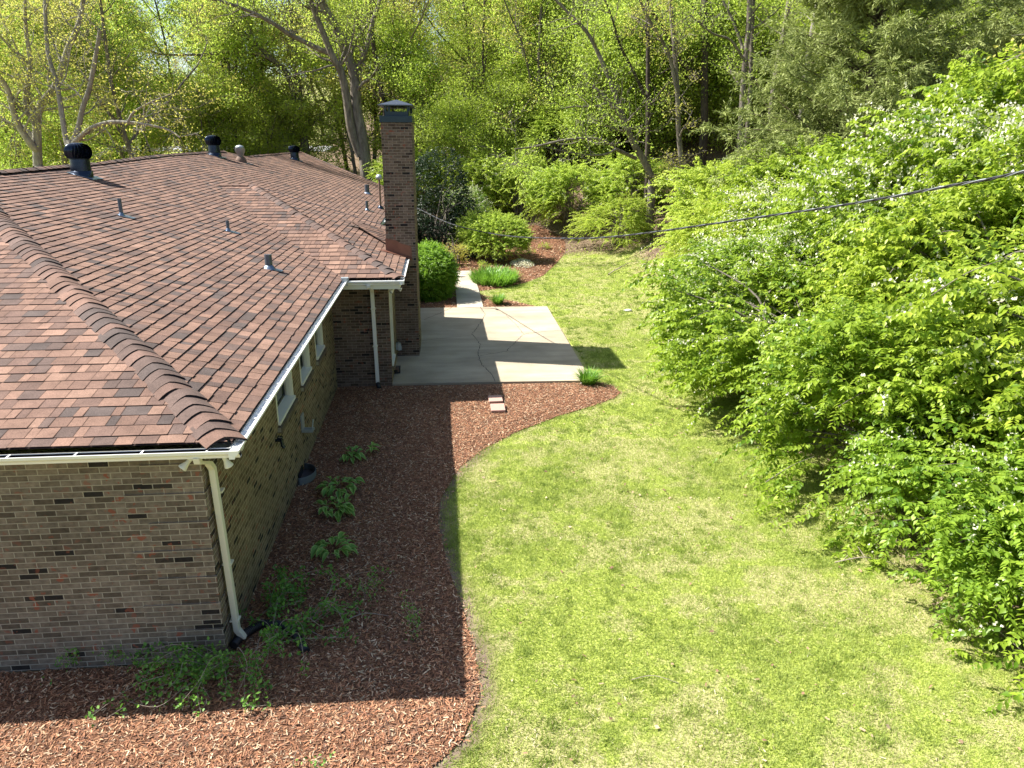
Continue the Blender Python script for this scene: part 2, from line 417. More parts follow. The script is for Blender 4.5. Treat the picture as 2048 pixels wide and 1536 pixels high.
lit = ramp(nt, [(.3, (.05, .035, .022)), (.5, (.17, .12, .08)), (.7, (.34, .26, .19))]); L.new(gn, lit.inputs[0])
c = mix(nt, c, lit.outputs[0], sp.outputs[0])
dt = ramp(nt, [(.35, (.13, .095, .07)), (.65, (.24, .18, .135))]); L.new(gn2, dt.inputs[0])
c = mix(nt, c, dt.outputs[0], sp.outputs[1])
L.new(c, b.inputs['Base Color']); b.inputs['Roughness'].default_value = 1; b.inputs['Specular IOR Level'].default_value = .1
L.new(bump(nt, gn, .02, .8), b.inputs['Normal'])
g = np_mesh('ground', np.stack([GX, GY, GZ], -1).reshape(-1, 3), GF, mg, col=cc, smooth=True)
tag(g, 'sloping ground with lawn, leaf litter and wooded hillside', None, None, 'structure')

# mulch sheets
mm, nt, b, L = new_mat('mulch')
p = coord(nt, 'World'); n1 = noise(nt, 26, 5, .75, p, .6); n2 = noise(nt, 90, 3, .7, p); n3 = noise(nt, 1.1, 4, .6, p)
r1 = ramp(nt, [(.3, (.045, .026, .018)), (.48, (.17, .085, .050)), (.6, (.31, .155, .088)), (.75, (.48, .31, .20))]); L.new(n1, r1.inputs[0])
r2 = ramp(nt, [(.35, .55), (.65, 1.3)]); L.new(n2, r2.inputs[0])
r3 = ramp(nt, [(.35, .78), (.65, 1.12)]); L.new(n3, r3.inputs[0])
c = mix(nt, mix(nt, r1.outputs[0], r2.outputs[0], 1, 'MULTIPLY'), r3.outputs[0], 1, 'MULTIPLY')
L.new(c, b.inputs['Base Color']); b.inputs['Roughness'].default_value = 1; b.inputs['Specular IOR Level'].default_value = .1
L.new(bump(nt, n1, .03), b.inputs['Normal'])
def bed_mesh(name, poly, label, flat=True):
    # fine grid cells inside the polygon, edge kept by clipping vertices
    import bmesh
    bm = bmesh.new(); bm.faces.new([bm.verts.new((x, y, 0)) for x, y in poly]); 
    for ax_, (lo, hi) in ((0, (min(p[0] for p in poly), max(p[0] for p in poly))), (1, (min(p[1] for p in poly), max(p[1] for p in poly)))):
        v = max(lo, -4)+.4
        while v < hi:
            co = [0, 0, 0]; co[ax_] = v; no = [0, 0, 0]; no[ax_] = 1
            bmesh.ops.bisect_plane(bm, geom=bm.verts[:]+bm.edges[:]+bm.faces[:], plane_co=co, plane_no=no); v += .4
    for v in bm.verts:
        d = float(seg_dist(np.array([v.co.x]), np.array([v.co.y]), poly+[poly[0]])[0])
        v.co.z = Hs(v.co.x, v.co.y)+.010+.042*min(1, d/.4)+.02*(float(vnoise(v.co.x, v.co.y, 1.1))-.5)*min(1, d/.4)
    me = bpy.data.meshes.new(name); bm.to_mesh(me); bm.free()
    for pl in me.polygons: pl.use_smooth = True
    o = place(None, me, name, mm); tag(o, label, None, None, 'structure'); return o
mainbed = BED+[(6.2,9.79),(1.32,9.93),(0,9.93),(0,-.02),(-16,-.02)]
bed_mesh('mulch_bed', mainbed, 'reddish wood mulch bed wrapping the near house corner')
bed_mesh('mulch_bed', FARBED, 'mulch bed on the slope at the end of the path')
bed_mesh('mulch_bed', SMALLBED, 'small triangular mulch bed behind the patio')
bed_mesh('mulch_bed', LEFTBED, 'strip of mulch under the round shrub behind the chimney')

# patio + walk
pt = MB(); pt.prism([(1.31,9.93),(6.17,9.81),(6.26,18.42),(1.31,18.42)], -.1, .045)
o = pt.build('patio', M_conc); tag(o, 'weathered concrete patio slab with cracks', None, None, 'structure')
wk = MB(); wk.prism([(3.08,18.424),(4.0,18.424),(4.0,22),(3.92,26.2),(3.16,26.1),(3.1,22)], -.1, .035)
o = wk.build('walkway', M_walk); tag(o, 'narrow concrete walk leading to the mulched slope', None, None, 'structure')
# hairline cracks in the slab (part of the slab surface)
def crack(pts, w0=.012):
    m = MB(); rng = random.Random(len(pts)*7+int(pts[0][0]*100))
    P = []
    for i in range(len(pts)-1):
        a, b_ = Vector(pts[i]), Vector(pts[i+1]); n = max(2, int((b_-a).length/.08))
        for k in range(n): P.append(a.lerp(b_, k/n)+Vector((rng.gauss(0, .012), rng.gauss(0, .012))))
    P.append(Vector(pts[-1]))
    vs = []
    for i, q in enumerate(P):
        t = (P[min(i+1, len(P)-1)]-P[max(i-1, 0)]).normalized(); nn = Vector((-t.y, t.x)); ww = w0*rng.uniform(.5, 1.2)
        vs += [(q.x+nn.x*ww, q.y+nn.y*ww, .0475), (q.x-nn.x*ww, q.y-nn.y*ww, .0475)]
    m.add(vs, [(2*i, 2*i+1, 2*i+3, 2*i+2) for i in range(len(P)-1)])
    return m
cr = MB()
for pts, ww in [([(3.9,18.4),(4.0,17.2),(3.75,16.0),(3.45,14.6),(3.62,13.4),(3.5,12.4),(3.55,11.4),(3.75,10.5),(3.8,9.9)], .009),
                ([(6.25,14.9),(5.6,14.75),(5.0,14.5),(4.6,13.4),(4.3,12.6),(3.55,12.2)], .009), ([(3.5,14.5),(2.6,14.2),(1.9,13.9)], .007), ([(4.4,18.4),(4.7,17.0),(4.9,15.6),(5.0,14.5)], .006), ([(1.95,16.6),(2.5,17.6),(2.9,18.4)], .01)]:
    q = crack(pts, ww); cr.add(q.v, q.f)
o = cr.build('patio_cracks', M_crack); tag(o, 'dark cracks running across the concrete patio', None, None, 'structure')

# far street and lawn strip beyond the house
def strip(name, pts, wd, mat, label, dz):
    vs = []; 
    for i, (x, y) in enumerate(pts):
        vs += [(x, y-wd/2, Hs(x, y-wd/2)+dz), (x, y+wd/2, Hs(x, y+wd/2)+dz)]
    m = MB(); m.add(vs, [(2*i, 2*i+2, 2*i+3, 2*i+1) for i in range(len(pts)-1)])
    o = m.build(name, mat); tag(o, label, None, None, 'structure'); return o
strip('street', [(x, 86+.04*x) for x in range(-34, -6, 4)], 6, M_road, 'pale street seen through the trees beyond the roof', .06)

# ------------------------------------------------------------------ the house
house = thing('brick_house', 'long low brick ranch house with brown shingle hip roof and white gutters', 'house', (-5, 10, 0))
HO = Vector((-5, 10, 0))
def hpart(m, name, mat, parent=house, **kw):
    o = m.build(name, mat, parent, **kw)
    return o
house.location = (0, 0, 0)
WT = 2.585                      # wall top
XE, YF, ZE, MS, MF, MB_, YB, XB = .375, -.17, 2.727, .28, .224, .155, 9.226, 1.636
def zP1(x, y):
    wv = min(1, max(0, (y-14)/8))*.16*max(0, min(1, (XE-x)/7.7))
    return ZE+MS*(XE-x)+wv
def zF(x, y): return ZE+MF*(y-YF)
def zBF(x, y): return ZE+MB_*(y-YB)
def zBX(x, y): return ZE+MS*(XB-x)

# walls
m = MB()
m.box(-16, 0, 0, .1, -.3, WT); fw = hpart(m, 'front_wall', M_brick, uv=True)
q = MB()                                             # raised corner quoins, four courses tall
for k in range(7):
    z1 = WT-.0677*(2+5.0*k); z0 = max(-.2, z1-.0677*4)
    ln = .813 if k % 2 else .61
    q.box(-ln, .013, -.013, .0, z0, z1); q.box(.0, .013, .0, .41 if k % 2 else .51, z0, z1)
hpart(q, 'corner_quoin', M_brick, uv=True)
m = MB()
wins = [(3.58, 4.88, 1.52), (5.60, 6.63, 1.50), (7.34, 8.34, 1.47)]
WD = .1
m.box(-.1, 0, .1, 9.945, -.3, 1.40)
ys = .1
for a, b_, zs in wins: m.box(-.1, 0, ys, a, 1.40, WT); ys = b_
m.box(-.1, 0, ys, 9.945, 1.40, WT)
for a, b_, zs in wins: m.box(-.1, -.004, a, b_, 1.40, zs-.08)
hpart(m, 'side_wall', M_brick_s, uv=True)
m = MB(); m.box(0, 1.31, 9.945, 10.05, -.3, WT); hpart(m, 'bay_wall', M_brick_c, uv=True)
m = MB(); m.box(1.21, 1.31, 10.05, 10.17, -.3, WT); m.box(1.21, 1.31, 11.10, 16.6, -.3, WT); m.box(1.21, 1.308, 10.17, 11.10, -.3, .40)
m.box(0, 1.31, 16.6, 16.7, -.3, WT); m.box(-.1, 0, 16.7, 35.5, -.3, WT); m.box(-16, 0, 35.5, 35.6, -.3, WT); m.box(-16.1, -16, 0, 35.6, -.3, WT)
hpart(m, 'rear_wall', M_brick_s, uv=True)
# windows on the side wall
def side_window(x, y0, y1, zs, zt, deep=.09, label=None):
    f = MB(); t = .055
    f.box(x-.15, x+.006, y0, y0+t, zs, zt); f.box(x-.15, x+.006, y1-t, y1, zs, zt); f.box(x-.15, x+.004, y0+t, y1-t, zt-t, zt)
    f.box(x-.10, x-.03, y1-t-.02, y1-t, zs, zt)
    fr = f.build('window', M_cream, house, bevel=.004)
    s = MB(); s.add([(x-.15, y0+.004, zs+.035), (x+.035, y0+.004, zs+.0), (x+.035, y1-.004, zs+.0), (x-.15, y1-.004, zs+.035),
                     (x-.15, y0+.004, zs-.03), (x+.035, y0+.004, zs-.05), (x+.035, y1-.004, zs-.05), (x-.15, y1-.004, zs-.03)],
                    [(0,1,2,3),(7,6,5,4),(1,5,6,2),(0,4,5,1),(2,6,7,3),(0,3,7,4)])
    s.build('sill', M_white, fr)
    sh = MB()
    sh.box(x-.145, x-.12, y0+t, y0+t+.035, zs+.035, zt-t); sh.box(x-.145, x-.12, y1-t-.055, y1-t-.021, zs+.035, zt-t)
    sh.box(x-.145, x-.122, y0+t+.035, y1-t-.055, zs+.035, zs+.07); sh.box(x-.145, x-.124, y0+t+.035, y1-t-.055, zs+.55, zs+.585)
    sh.build('sash', M_screen, fr)
    g = MB(); g.box(x-.14, x-.134, y0+t, y1-t, zs+.03, zt-t); g.build('pane', M_glass, fr)
    return fr
for a, b_, zs in wins:
    side_window(0, a, b_, zs, WT)
rng = random.Random(4); M_row = attr_mat('rowlock', .9, 20, .2)
for a, b_, zs in wins:                                # rowlock brick sills
    n = int((b_-a+.1)/.0677); rl = MB()
    for k in range(n):
        y = a-.05+k*(b_-a+.1)/n
        v = rng.uniform(.75, 1.2); rl.cur = (.13*v, .105*v, .075*v)
        rl.obox((.0, y+.031, zs-.105), (.062, 0, -.012), (0, .028, 0), (.006, 0, .045))
    rl.cur = (.3, .28, .2); rl.box(-.01, .05, a-.05, b_+.05, zs-.14, zs-.07)
    hpart(rl, 'rowlock_sill', M_row)
# tall window on the bay side
w4 = side_window(1.31, 10.17, 11.10, .46, WT)
rb = MB(); rb.box(1.306, 1.372, 10.12, 11.15, .33, .405); hpart(rb, 'bay_sill', M_brick_s, uv=True)

# soffits, fascias
m = MB()
m.box(-16, .36, -.16, .0, 2.587, 2.60); m.box(0, .36, .0, 9.20, 2.587, 2.60)
m.box(.02, 1.60, 9.232, 9.943, 2.50, 2.512); m.box(1.312, 1.60, 9.943, 17.1, 2.50, 2.512); m.box(0, .36, 17.1, 35.8, 2.587, 2.60)
hpart(m, 'soffit', M_cream)
m = MB()
m.box(-16, .385, -.19, -.162, 2.592, 2.68); m.box(.362, .385, -.162, 9.20, 2.592, 2.68)
m.box(.387, 1.63, 9.20, 9.228, 2.495, 2.68); m.box(1.605, 1.63, 9.228, 17.2, 2.495, 2.68); m.box(.362, .385, 17.2, 36, 2.592, 2.68)
hpart(m, 'fascia', M_cream)
# K-style gutters
def gutter(p0, p1, out, closed=(1, 1), inside=None):
    """p0->p1 along the back top line at fascia, out = unit outwards"""
    p0, p1, out = Vector(p0), Vector(p1), Vector(out)
    prof = [(0, 0), (0, -.088), (.055, -.088), (.062, -.062), (.085, -.042), (.098, -.03), (.102, .0), (.090, .004), (.088, -.006), (.096, -.008)]
    g = MB(); P = []
    for q in (p0, p1):
        P.append([q+out*o+Vector((0, 0, z)) for o, z in prof[:7]])
    n = 7
    g.add(P[0]+P[1], [(i, i+1, n+i+1, n+i) for i in range(n-1)], False)
    # inner skin (dark with debris) and rolled lip
    d = (p1-p0)
    inn = [(.004, -.006), (.03, -.014), (.07, -.014), (.094, -.006)] if inside else [(.004, -.03), (.004, -.075), (.05, -.075), (.094, -.02)]
    P2 = [[q+out*o+Vector((0, 0, z)) for o, z in inn] for q in (p0, p1)]
    g2 = MB(); g2.add(P2[0]+P2[1], [(i+4, i+5, i+1, i) for i in range(3)])
    lip = MB(); lip.tube([p0+out*.099+Vector((0,0,.001)), p1+out*.099+Vector((0,0,.001))], .0065, 6)
    g.add(lip.v, lip.f, False)
    for i, q in enumerate((p0, p1)):
        if closed[i]: g.add(P[i], [tuple(range(7))])
    # hidden hangers across the trough
    L_ = d.length; k = 0
    nh = int(L_/.62)
    for i in range(nh):
        c = p0+d*((i+.5)/nh); t = d.normalized()
        g.obox(c+out*.05+Vector((0,0,-.002)), out*.046, t*.009, (0,0,.0025))
    o = g.build('gutter', M_gutter, house); g2.build('gutter_trough', inside or M_gdark, o)
    return o
gutter((-16, -.19, 2.69), (.485, -.19, 2.69), (0, -1, 0), (1, 0))
gutter((.385, -.292, 2.69), (.385, 9.12, 2.69), (1, 0, 0), (1, 1), M_gutter)
gutter((.50, 9.20, 2.69), (1.73, 9.20, 2.69), (0, -1, 0), (1, 0), M_gutter)
gutter((1.63, 9.098, 2.69), (1.63, 12.35, 2.69), (1, 0, 0), (1, 1), M_gutter)
gutter((.385, 21.6, 2.69), (.385, 35.8, 2.69), (1, 0, 0), (1, 1), M_gutter)
# corner diverter at the inside corner
m = MB(); m.box(.36, .52, 9.08, 9.20, 2.69, 2.775); m.box(.375, .505, 9.075, 9.0975, 2.60, 2.76)
hpart(m, 'splash_guard', M_steel, bevel=.004)

# roof -------------------------------------------------------------
def clip(poly, reg):
    out = poly
    n = len(reg)
    for i in range(n):
        (x0, y0), (x1, y1) = reg[i], reg[(i+1) % n]
        inp = out; out = []
        if not inp: return []
        side = lambda p: (x1-x0)*(p[1]-y0)-(y1-y0)*(p[0]-x0)
        for j in range(len(inp)):
            a, b_ = inp[j], inp[(j+1) % len(inp)]; sa, sb = side(a), side(b_)
            if sa >= 0: out.append(a)
            if (sa >= 0) != (sb >= 0):
                t = sa/(sa-sb); out.append((a[0]+t*(b_[0]-a[0]), a[1]+t*(b_[1]-a[1])))
    return out
def area(p): return .5*sum(p[i][0]*p[(i+1) % len(p)][1]-p[(i+1) % len(p)][0]*p[i][1] for i in range(len(p)))
SH_COL = [(tuple(a*b for a, b in zip(c, (1.0, .985, .90))), n) for c, n in [((.168, .103, .084), 30), ((.205, .125, .100), 26), ((.142, .090, .077), 20), ((.112, .078, .071), 14), ((.085, .066, .064), 8), ((.222, .138, .110), 9)]]
roof = MB()
def tabs(regs, amin, amax, smin, smax, ep, wmean, fwd, zf, seed, up_to, lift=.013):
    """regs: ccw plan polygons; a along the eave, s plan distance up slope; fwd(a,s)->(x,y)"""
    rng = random.Random(seed); cols = [c for c, n in SH_COL for _ in range(n)]
    for r in regs:
        if area(r) < 0: r.reverse()
        bm = [(x, y, zf(x, y)-.012) for x, y in r]; roof.cur = (.05, .03, .025); roof.add(bm, [tuple(range(len(bm)))])
    k = 0; s = smin
    while s < smax:
        a = amin-rng.uniform(0, wmean)
        shade_run = 1
        while a < amax:
            wv = wmean*rng.choice((.55, .8, 1, 1.25, 1.5)); 
            ext = rng.random() < .45
            lf = lift+(.006 if ext else 0)+rng.uniform(-.001, .001); so_ = (.010 if ext else 0)
            quad = [fwd(a, s-so_), fwd(a+wv-.007, s-so_), fwd(a+wv-.007, s+ep), fwd(a, s+ep)]
            if area(quad) < 0: quad.reverse()
            for r in regs:
                pl = clip(quad, r)
                if len(pl) < 3 or area(pl) < 1e-5: continue
                col = rng.choice(cols); v = rng.uniform(.88, 1.12)*(.97 if ext else 1.0)
                roof.cur = tuple(c*v for c in col)
                vs = []
                for x, y in pl:
                    sp_ = up_to(x, y); fr = (sp_-(s-so_))/(ep+so_)
                    vs.append((x, y, zf(x, y)+lf*(1-fr)+.001))
                roof.add(vs, [tuple(range(len(vs)))])
                n = len(pl)
                for i in range(n):
                    p_, q_ = pl[i], pl[(i+1) % n]
                    if abs(up_to(*p_)-(s-so_)) < .004 and abs(up_to(*q_)-(s-so_)) < .004:
                        roof.cur = (.022, .018, .02)  # butt face: dark asphalt edge with its shadow line painted into the colour
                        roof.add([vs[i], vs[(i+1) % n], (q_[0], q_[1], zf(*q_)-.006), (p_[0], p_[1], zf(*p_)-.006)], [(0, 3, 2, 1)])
            a += wv
        s += ep; k += 1
XR = -7.35; HT = (XE-XR)*MS/MF+YF
rP1 = [[(XE+.012, YF+.035), (XE+.012, 31), (-6.55, 31), (XR, 30), (XR, HT)], [(XE+.012, 31), (XE+.012, 36), (-6.5, 45), (-6.55, 31)]]
eP = .172/math.sqrt(1+MS*MS)
tabs(rP1, -.3, 46, -.02, 7.9, eP, .19, lambda a, s: (XE-s, a), zP1, 11, lambda x, y: XE-x, .012)
eF = .193/math.sqrt(1+MF*MF)
rF = [[(XE-.035, YF+.03), (XR, HT), (-16.5, HT), (-16.5, YF+.03)]]
tabs([[(XE-.03, YF+.03), (XR, HT), (-16.5, HT), (-16.5, YF+.03)]], -16.5, .5, 0, 9.8, eF, .185, lambda a, s: (a, YF+s), zF, 12, lambda x, y: y-YF, .006)
K = MB_/MS
YA = 18.6; WV = (XE-(YA-YB)*K, YA); AV = (XB-(YA-YB)*K, YA)
tabs([[(XE-.01, YB+.03), (XB-.02, YB+.03), AV, WV]], -6, 2, 0, 9.5, .33, .175, lambda a, s: (a, YB+s), zBF, 13, lambda x, y: y-YB, .012)
EV = (XB, 17.2)
tabs([[(XB+.008, YB+.03), (XB+.008, 17.2), AV]], 9, 19, -.02, 5.2, eP, .24, lambda a, s: (XB-s, a), zBX, 14, lambda x, y: XB-x, .012)
# small cricket behind the chimney flashing
ck = [(1.13, 13.0), (1.13, 15.2), (-.25, 15.6)]
tabs([[(1.2, 13.2), (1.2, 15.6), (-.15, 15.5)]], -1, 1.3, 0, 2.6, .26, .2, lambda a, s: (a, 13.2+s), lambda x, y: zBX(x, y)+.05+.09*max(0, min(1, (y-13.2)/2.3)), 15, lambda x, y: y-13.2, .010)
# unseen closing slopes
roof.cur = (.2, .11, .085)
roof.add([(WV[0], WV[1], zBF(*WV)), (AV[0], AV[1], zBX(*AV)), (XB, 17.2, ZE), (XE, 17.2, ZE), (-3.5, 17.9, zP1(-3.5, 17.9))], [(0, 1, 2, 3, 4)])
roof.add([(XR, HT, zP1(XR, HT)), (XR, 30, zP1(XR, 30)), (-15.9, 30, 2.70), (-15.9, HT, 2.70)], [(0, 1, 2, 3)])
roof.add([(-6.55, 31, zP1(-6.55, 31)), (-6.5, 45, zP1(-6.5, 45)), (-14, 45, 2.7), (-14, 31, 2.7)], [(0, 1, 2, 3)])
roof.add([(XR, 30, zP1(XR, 30)), (-6.55, 31, zP1(-6.55, 31)), (-14, 31, 2.7), (-15.9, 30, 2.7)], [(0, 1, 2, 3)])
roof.add([(-6.5, 45, zP1(-6.5, 45)), (XE, 36, ZE), (-14, 45, 2.7)], [(0, 1, 2)])
roof_o = hpart(roof, 'roof', M_shingle)

# hip and ridge caps: overlapping bent shingles
def cap_line(p0, p1, n0, n1, hw=.17, e=.20, arch=.055, seed=1, down0=True):
    """runs from low p0 to high p1; n0,n1 = outward horizontal dirs of the two slopes with their fall per metre"""
    rng = random.Random(seed); p0, p1 = Vector(p0), Vector(p1); d = p1-p0; L_ = d.length; t = d/L_
    caps = MB(); side = Vector((t.y, -t.x, 0)).normalized(); n = max(1, int(L_/e)); ns = 8
    for i in range(n):
        a = i*L_/n; b_ = min(L_, a+L_/n*1.18)
        col = rng.choice([SH_COL[0][0], SH_COL[2][0], SH_COL[3][0], SH_COL[4][0], SH_COL[3][0]]); v = rng.uniform(.85, 1.1); caps.cur = tuple(c*v for c in col)
        rows = []
        sk = rng.uniform(-.022, .022); yw = rng.uniform(-.02, .02)
        for s_, lf in ((a, .018), (b_, .004)):
            row = []
            for k in range(ns+1):
                u = -1+2*k/ns; c = p0+t*s_
                drop = n0 if u < 0 else n1
                z = arch*min(1, .4+i/8)*(1-u*u)-abs(u)*hw*drop+lf
                q_ = c+side*(u*hw+yw)+t*(yw*u)+Vector((0, 0, z))-t*(.05*u*u*(1 if s_ == a else 1)+sk)
                row.append(q_)
            rows.append(row)
        vs = rows[0]+rows[1]; m_ = ns+1
        caps.add(vs, [(j, j+1, m_+j+1, m_+j) for j in range(ns)], True)
        caps.cur = (.022, .018, .02)  # cap edge, same near-black: asphalt plus painted shadow line
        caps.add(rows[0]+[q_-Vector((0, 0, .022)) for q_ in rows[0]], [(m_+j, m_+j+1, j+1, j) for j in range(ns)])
    caps.build('ridge_cap' if abs(t.x) < .2 or abs(t.y) < .2 else 'hip_cap', M_shingle, roof_o)
hz = lambda t: (XE-t, YF+t*MS/MF, ZE+MS*t)
cap_line(hz(.05), hz(7.7), .17, .17, .21, .20, .045, 2)
cap_line((XB-.03, YB+.05, ZE+.005), (AV[0], AV[1], zBX(*AV)+.01), .12, .12, .16, .30, .045, 3)
cap_line((WV[0]-.1, WV[1], zBF(*WV)+.02), (AV[0]+.15, AV[1], zBX(*AV)+.02), .1, .1, .13, .24, .03, 4)
rp = [(XR, HT), (XR, 16), (XR, 22), (XR, 30)]
for i in range(3):
    a, b_ = rp[i], rp[i+1]; cap_line((a[0], a[1], zP1(*a)+.015), (b_[0], b_[1], zP1(*b_)+.015), .2, .2, .15, .24, .03, 5+i)
cap_line((-6.55, 31, zP1(-6.55, 31)+.01), (-6.5, 45, zP1(-6.5, 45)+.01), .2, .2, .15, .3, .03, 9)
cap_line((XE, 36, ZE+.01), (-6.5, 45, zP1(-6.5, 45)+.01), .15, .15, .13, .3, .03, 10)
cap_line((-.2, 15.35, zBX(-.2, 15.35)+.13), (1.2, 15.35, zBX(1.2, 15.35)+.14), .1, .1, .12, .22, .02, 8)
m = MB(); m.cur = (1, 1, 1)
pe = (XB, 17.2, ZE); m.tube([(AV[0], AV[1]+.02, zBX(*AV)+.01), (XB-.05, 17.22, ZE+.03)], .018, 5)
hpart(m, 'drip_edge', M_gdark)

# chimney ----------------------------------------------------------
CX0, CX1, CY0, CY1, CZ = 1.15, 1.905, 12.36, 14.4, 6.06
m = MB(); m.box(CX0, CX1, CY0, CY1, -.1, CZ)
ch = hpart(m, 'chimney', M_brick_c, uv=True)
m = MB(); m.box(CX1, CX1+.012, CY0+.35, CY1-.3, -.1, 1.35); m.build('brick_footing', M_brick_s, ch, uv=True)
cr_ = MB(); cr_.box(CX0-.025, CX1+.025, CY0-.025, CY1+.025, CZ-.005, CZ+.15)
cr_.build('chimney_crown', M_crown, ch, bevel=.006)
sc = MB(); a0, a1, b0, b1 = CX0+.09, CX1-.06, CY0+.12, CY1-.12; z0, z1, z2 = CZ+.15, CZ+.255, CZ+.385
sc.box(a0, a1, b0, b0+.012, z0, z1); sc.box(a0, a1, b1-.012, b1, z0, z1); sc.box(a0, a0+.012, b0, b1, z0, z1); sc.box(a1-.012, a1, b0, b1, z0, z1)
for x in (a0, a0+.10, a1-.045, a1-.01):
    for y in (b0, b1-.012): sc.box(x, x+(.045 if x in (a0, a0+.10) else .04), y, y+.011, z1, z2)
for y in (b0+.3, b0+.9, b0+1.4):
    sc.box(a0+.001, a0+.010, y, y+.05, z1, z2); sc.box(a1-.010, a1-.001, y, y+.05, z1, z2)
sc.box(a0, a1, b0, b0+.012, z2, z2+.03); sc.box(a0, a1, b1-.012, b1, z2, z2+.03)
sc.build('spark_screen', M_crown, ch)
lid = MB(); zl = z2+.025; A0, A1, B0, B1 = CX0-.05, CX1+.055, CY0-.04, CY1+.04; xm = (A0+A1)/2; 
r0, r1 = (xm, B0+.55, zl+.14), (xm, B1-.55, zl+.14)
vs = [(A0,B0,zl),(A1,B0,zl),(A1,B1,zl),(A0,B1,zl), r0, r1, (A0,B0,zl-.025),(A1,B0,zl-.025),(A1,B1,zl-.025),(A0,B1,zl-.025)]
lid.add(vs, [(0,1,4),(1,2,5,4),(2,3,5),(3,0,4,5),(6,7,1,0),(7,8,2,1),(8,9,3,2),(9,6,0,3),(9,8,7,6)])
lid.build('chimney_cap', M_captop, ch)
fl = MB()
def flz(x): return zBX(x, CY0)
fl.add([(CX0-.02, CY0-.006, flz(CX0)-.03), (CX1-.10, CY0-.006, flz(CX1)-.02), (CX1-.12, CY0-.006, flz(CX1)+.36), (CX0+.38, CY0-.006, flz(CX0)+.22), (CX0+.25, CY0-.006, flz(CX0)+.30), (CX0-.02, CY0-.006, flz(CX0)+.36)],
       [(0,1,2,3,4,5)])
fl.add([(CX0-.25, CY0-.12, zBX(CX0-.25, 0)+.024), (CX1-.12, CY0-.12, flz(CX1-.12)+.024), (CX1-.12, CY0-.006, flz(CX1-.12)+.05), (CX0-.05, CY0-.006, flz(CX0-.05)+.05)], [(0,1,2,3)])
fl.build('copper_flashing', M_copper, ch)

# roof vents -------------------------------------------------------
def turbine(x, y, s=1.0, zf=zP1, roofz=0):
    z = zf(x, y); k = s
    b_ = MB()
    b_.lathe([(.285*k, -.12*k), (.285*k, .12*k), (.275*k, .42*k), (.27*k, .48*k)], 28, (x, y, z))
    b_.lathe([(.30*k, -.14*k), (.30*k, .14*k), (.286*k, .145*k)], 28, (x+.012*k, y, z))
    nrm = Vector((MS, 0, 1)).normalized(); t = Vector((1, 0, -MS)).normalized()
    o = b_.build('turbine_vent', M_black, house)
    fb = MB(); fb.obox(Vector((x+.02, y, z+.024))+t*.06, t*.40*k, (0, .36*k, 0), nrm*.004); fb.build('vent_flashing', M_flash, o)
    h = MB(); nv = 22; zc = z+.49*k
    prof = [(.285, 0), (.345, .07), (.375, .15), (.378, .24), (.35, .33), (.285, .40), (.19, .445), (.10, .46)]
    for i in range(nv):
        a = 2*math.pi*i/nv; da = 2*math.pi/nv*1.0
        L0, L1 = [], []
        for j, (r, zz) in enumerate(prof):
            tw = .28*math.sin(math.pi*j/(len(prof)-1))
            L0.append((x+k*r*math.cos(a+tw), y+k*r*math.sin(a+tw), zc+k*zz))
            r2 = r*.74; L1.append((x+k*r2*math.cos(a+tw+da), y+k*r2*math.sin(a+tw+da), zc+k*zz))
        n = len(prof); mid = [((p[0]+q_[0])/2*1.0+(math.cos(a+da/2)*.010*k), (p[1]+q_[1])/2+(math.sin(a+da/2)*.010*k), p[2]) for p, q_ in zip(L0, L1)]
        h.add(L0+mid+L1, [(j, n+j, n+j+1, j+1) for j in range(n-1)]+[(n+j, 2*n+j, 2*n+j+1, n+j+1) for j in range(n-1)], True)
    h.lathe([(.29*k, -.01*k), (.29*k, .012*k)], 28, (x, y, zc)); h.lathe([(.19*k, .43*k), (.15*k, .462*k), (.02*k, .472*k)], 28, (x, y, zc))
    h.lathe([(.20*k, .0), (.22*k, .4*k)], 16, (x, y, zc))
    h.build('turbine_head', M_black, o)
    return o
turbine(-6.72, 13.75, .86); turbine(-6.95, 26.9, .88); turbine(-5.5, 37.4, .82)
def ribbed(x, y):
    z = zP1(x, y); b_ = MB()
    b_.lathe([(.24, -.12), (.24, .05), (.16, .20), (.13, .22)], 18, (x, y, z)); 
    o = b_.build('ribbed_vent', M_rust, house)
    h = MB(); h.lathe([(.125, .20), (.125, .28), (.155, .285), (.155, .36), (.185, .365), (.19, .42), (.215, .425), (.20, .50), (.21, .505), (.19, .58), (.195, .585), (.16, .65), (.06, .69), (0.01, .70)], 20, (x, y, z))
    h.build('vent_cowl', M_steel, o)
    fb = MB(); fb.obox((x+.25, y, z-.055), (.25, 0, -.07), (0, .2, 0), (.001, 0, .004)); fb.build('vent_flashing', M_flash, o)
ribbed(-6.1, 27.8)
def pipe_vent(x, y, r, h, zf=zP1, mat=None):
    z = zf(x, y); b_ = MB(); b_.tube([(x, y, z-.05), (x, y, z+h)], [r, r], 12)
    o = b_.build('pipe_vent', mat or M_lead, house)
    ins = MB(); ins.lathe([(.001, 0), (r*.8, 0)], 12, (x, y, z+h+.002)); ins.build('pipe_bore', M_gdark, o)
    fb = MB(); t = Vector((1, 0, -MS)).normalized(); nr = Vector((MS, 0, 1)).normalized()
    fb.obox(Vector((x, y, z+.024))+t*.1, t*.17, (0, .10, 0), nr*.004); fb.lathe([(r*1.9, -.03), (r*1.2, .05), (r*1.02, .06)], 12, (x, y, z+.02))
    fb.build('pipe_flashing', M_flash, o)
pipe_vent(-4.33, 9.85, .040, .38); pipe_vent(-2.51, 11.3, .038, .26); pipe_vent(-.98, 8.36, .075, .30)
pipe_vent(-.94, 30.4, .11, .42); pipe_vent(-.33, 23.4, .055, .38)
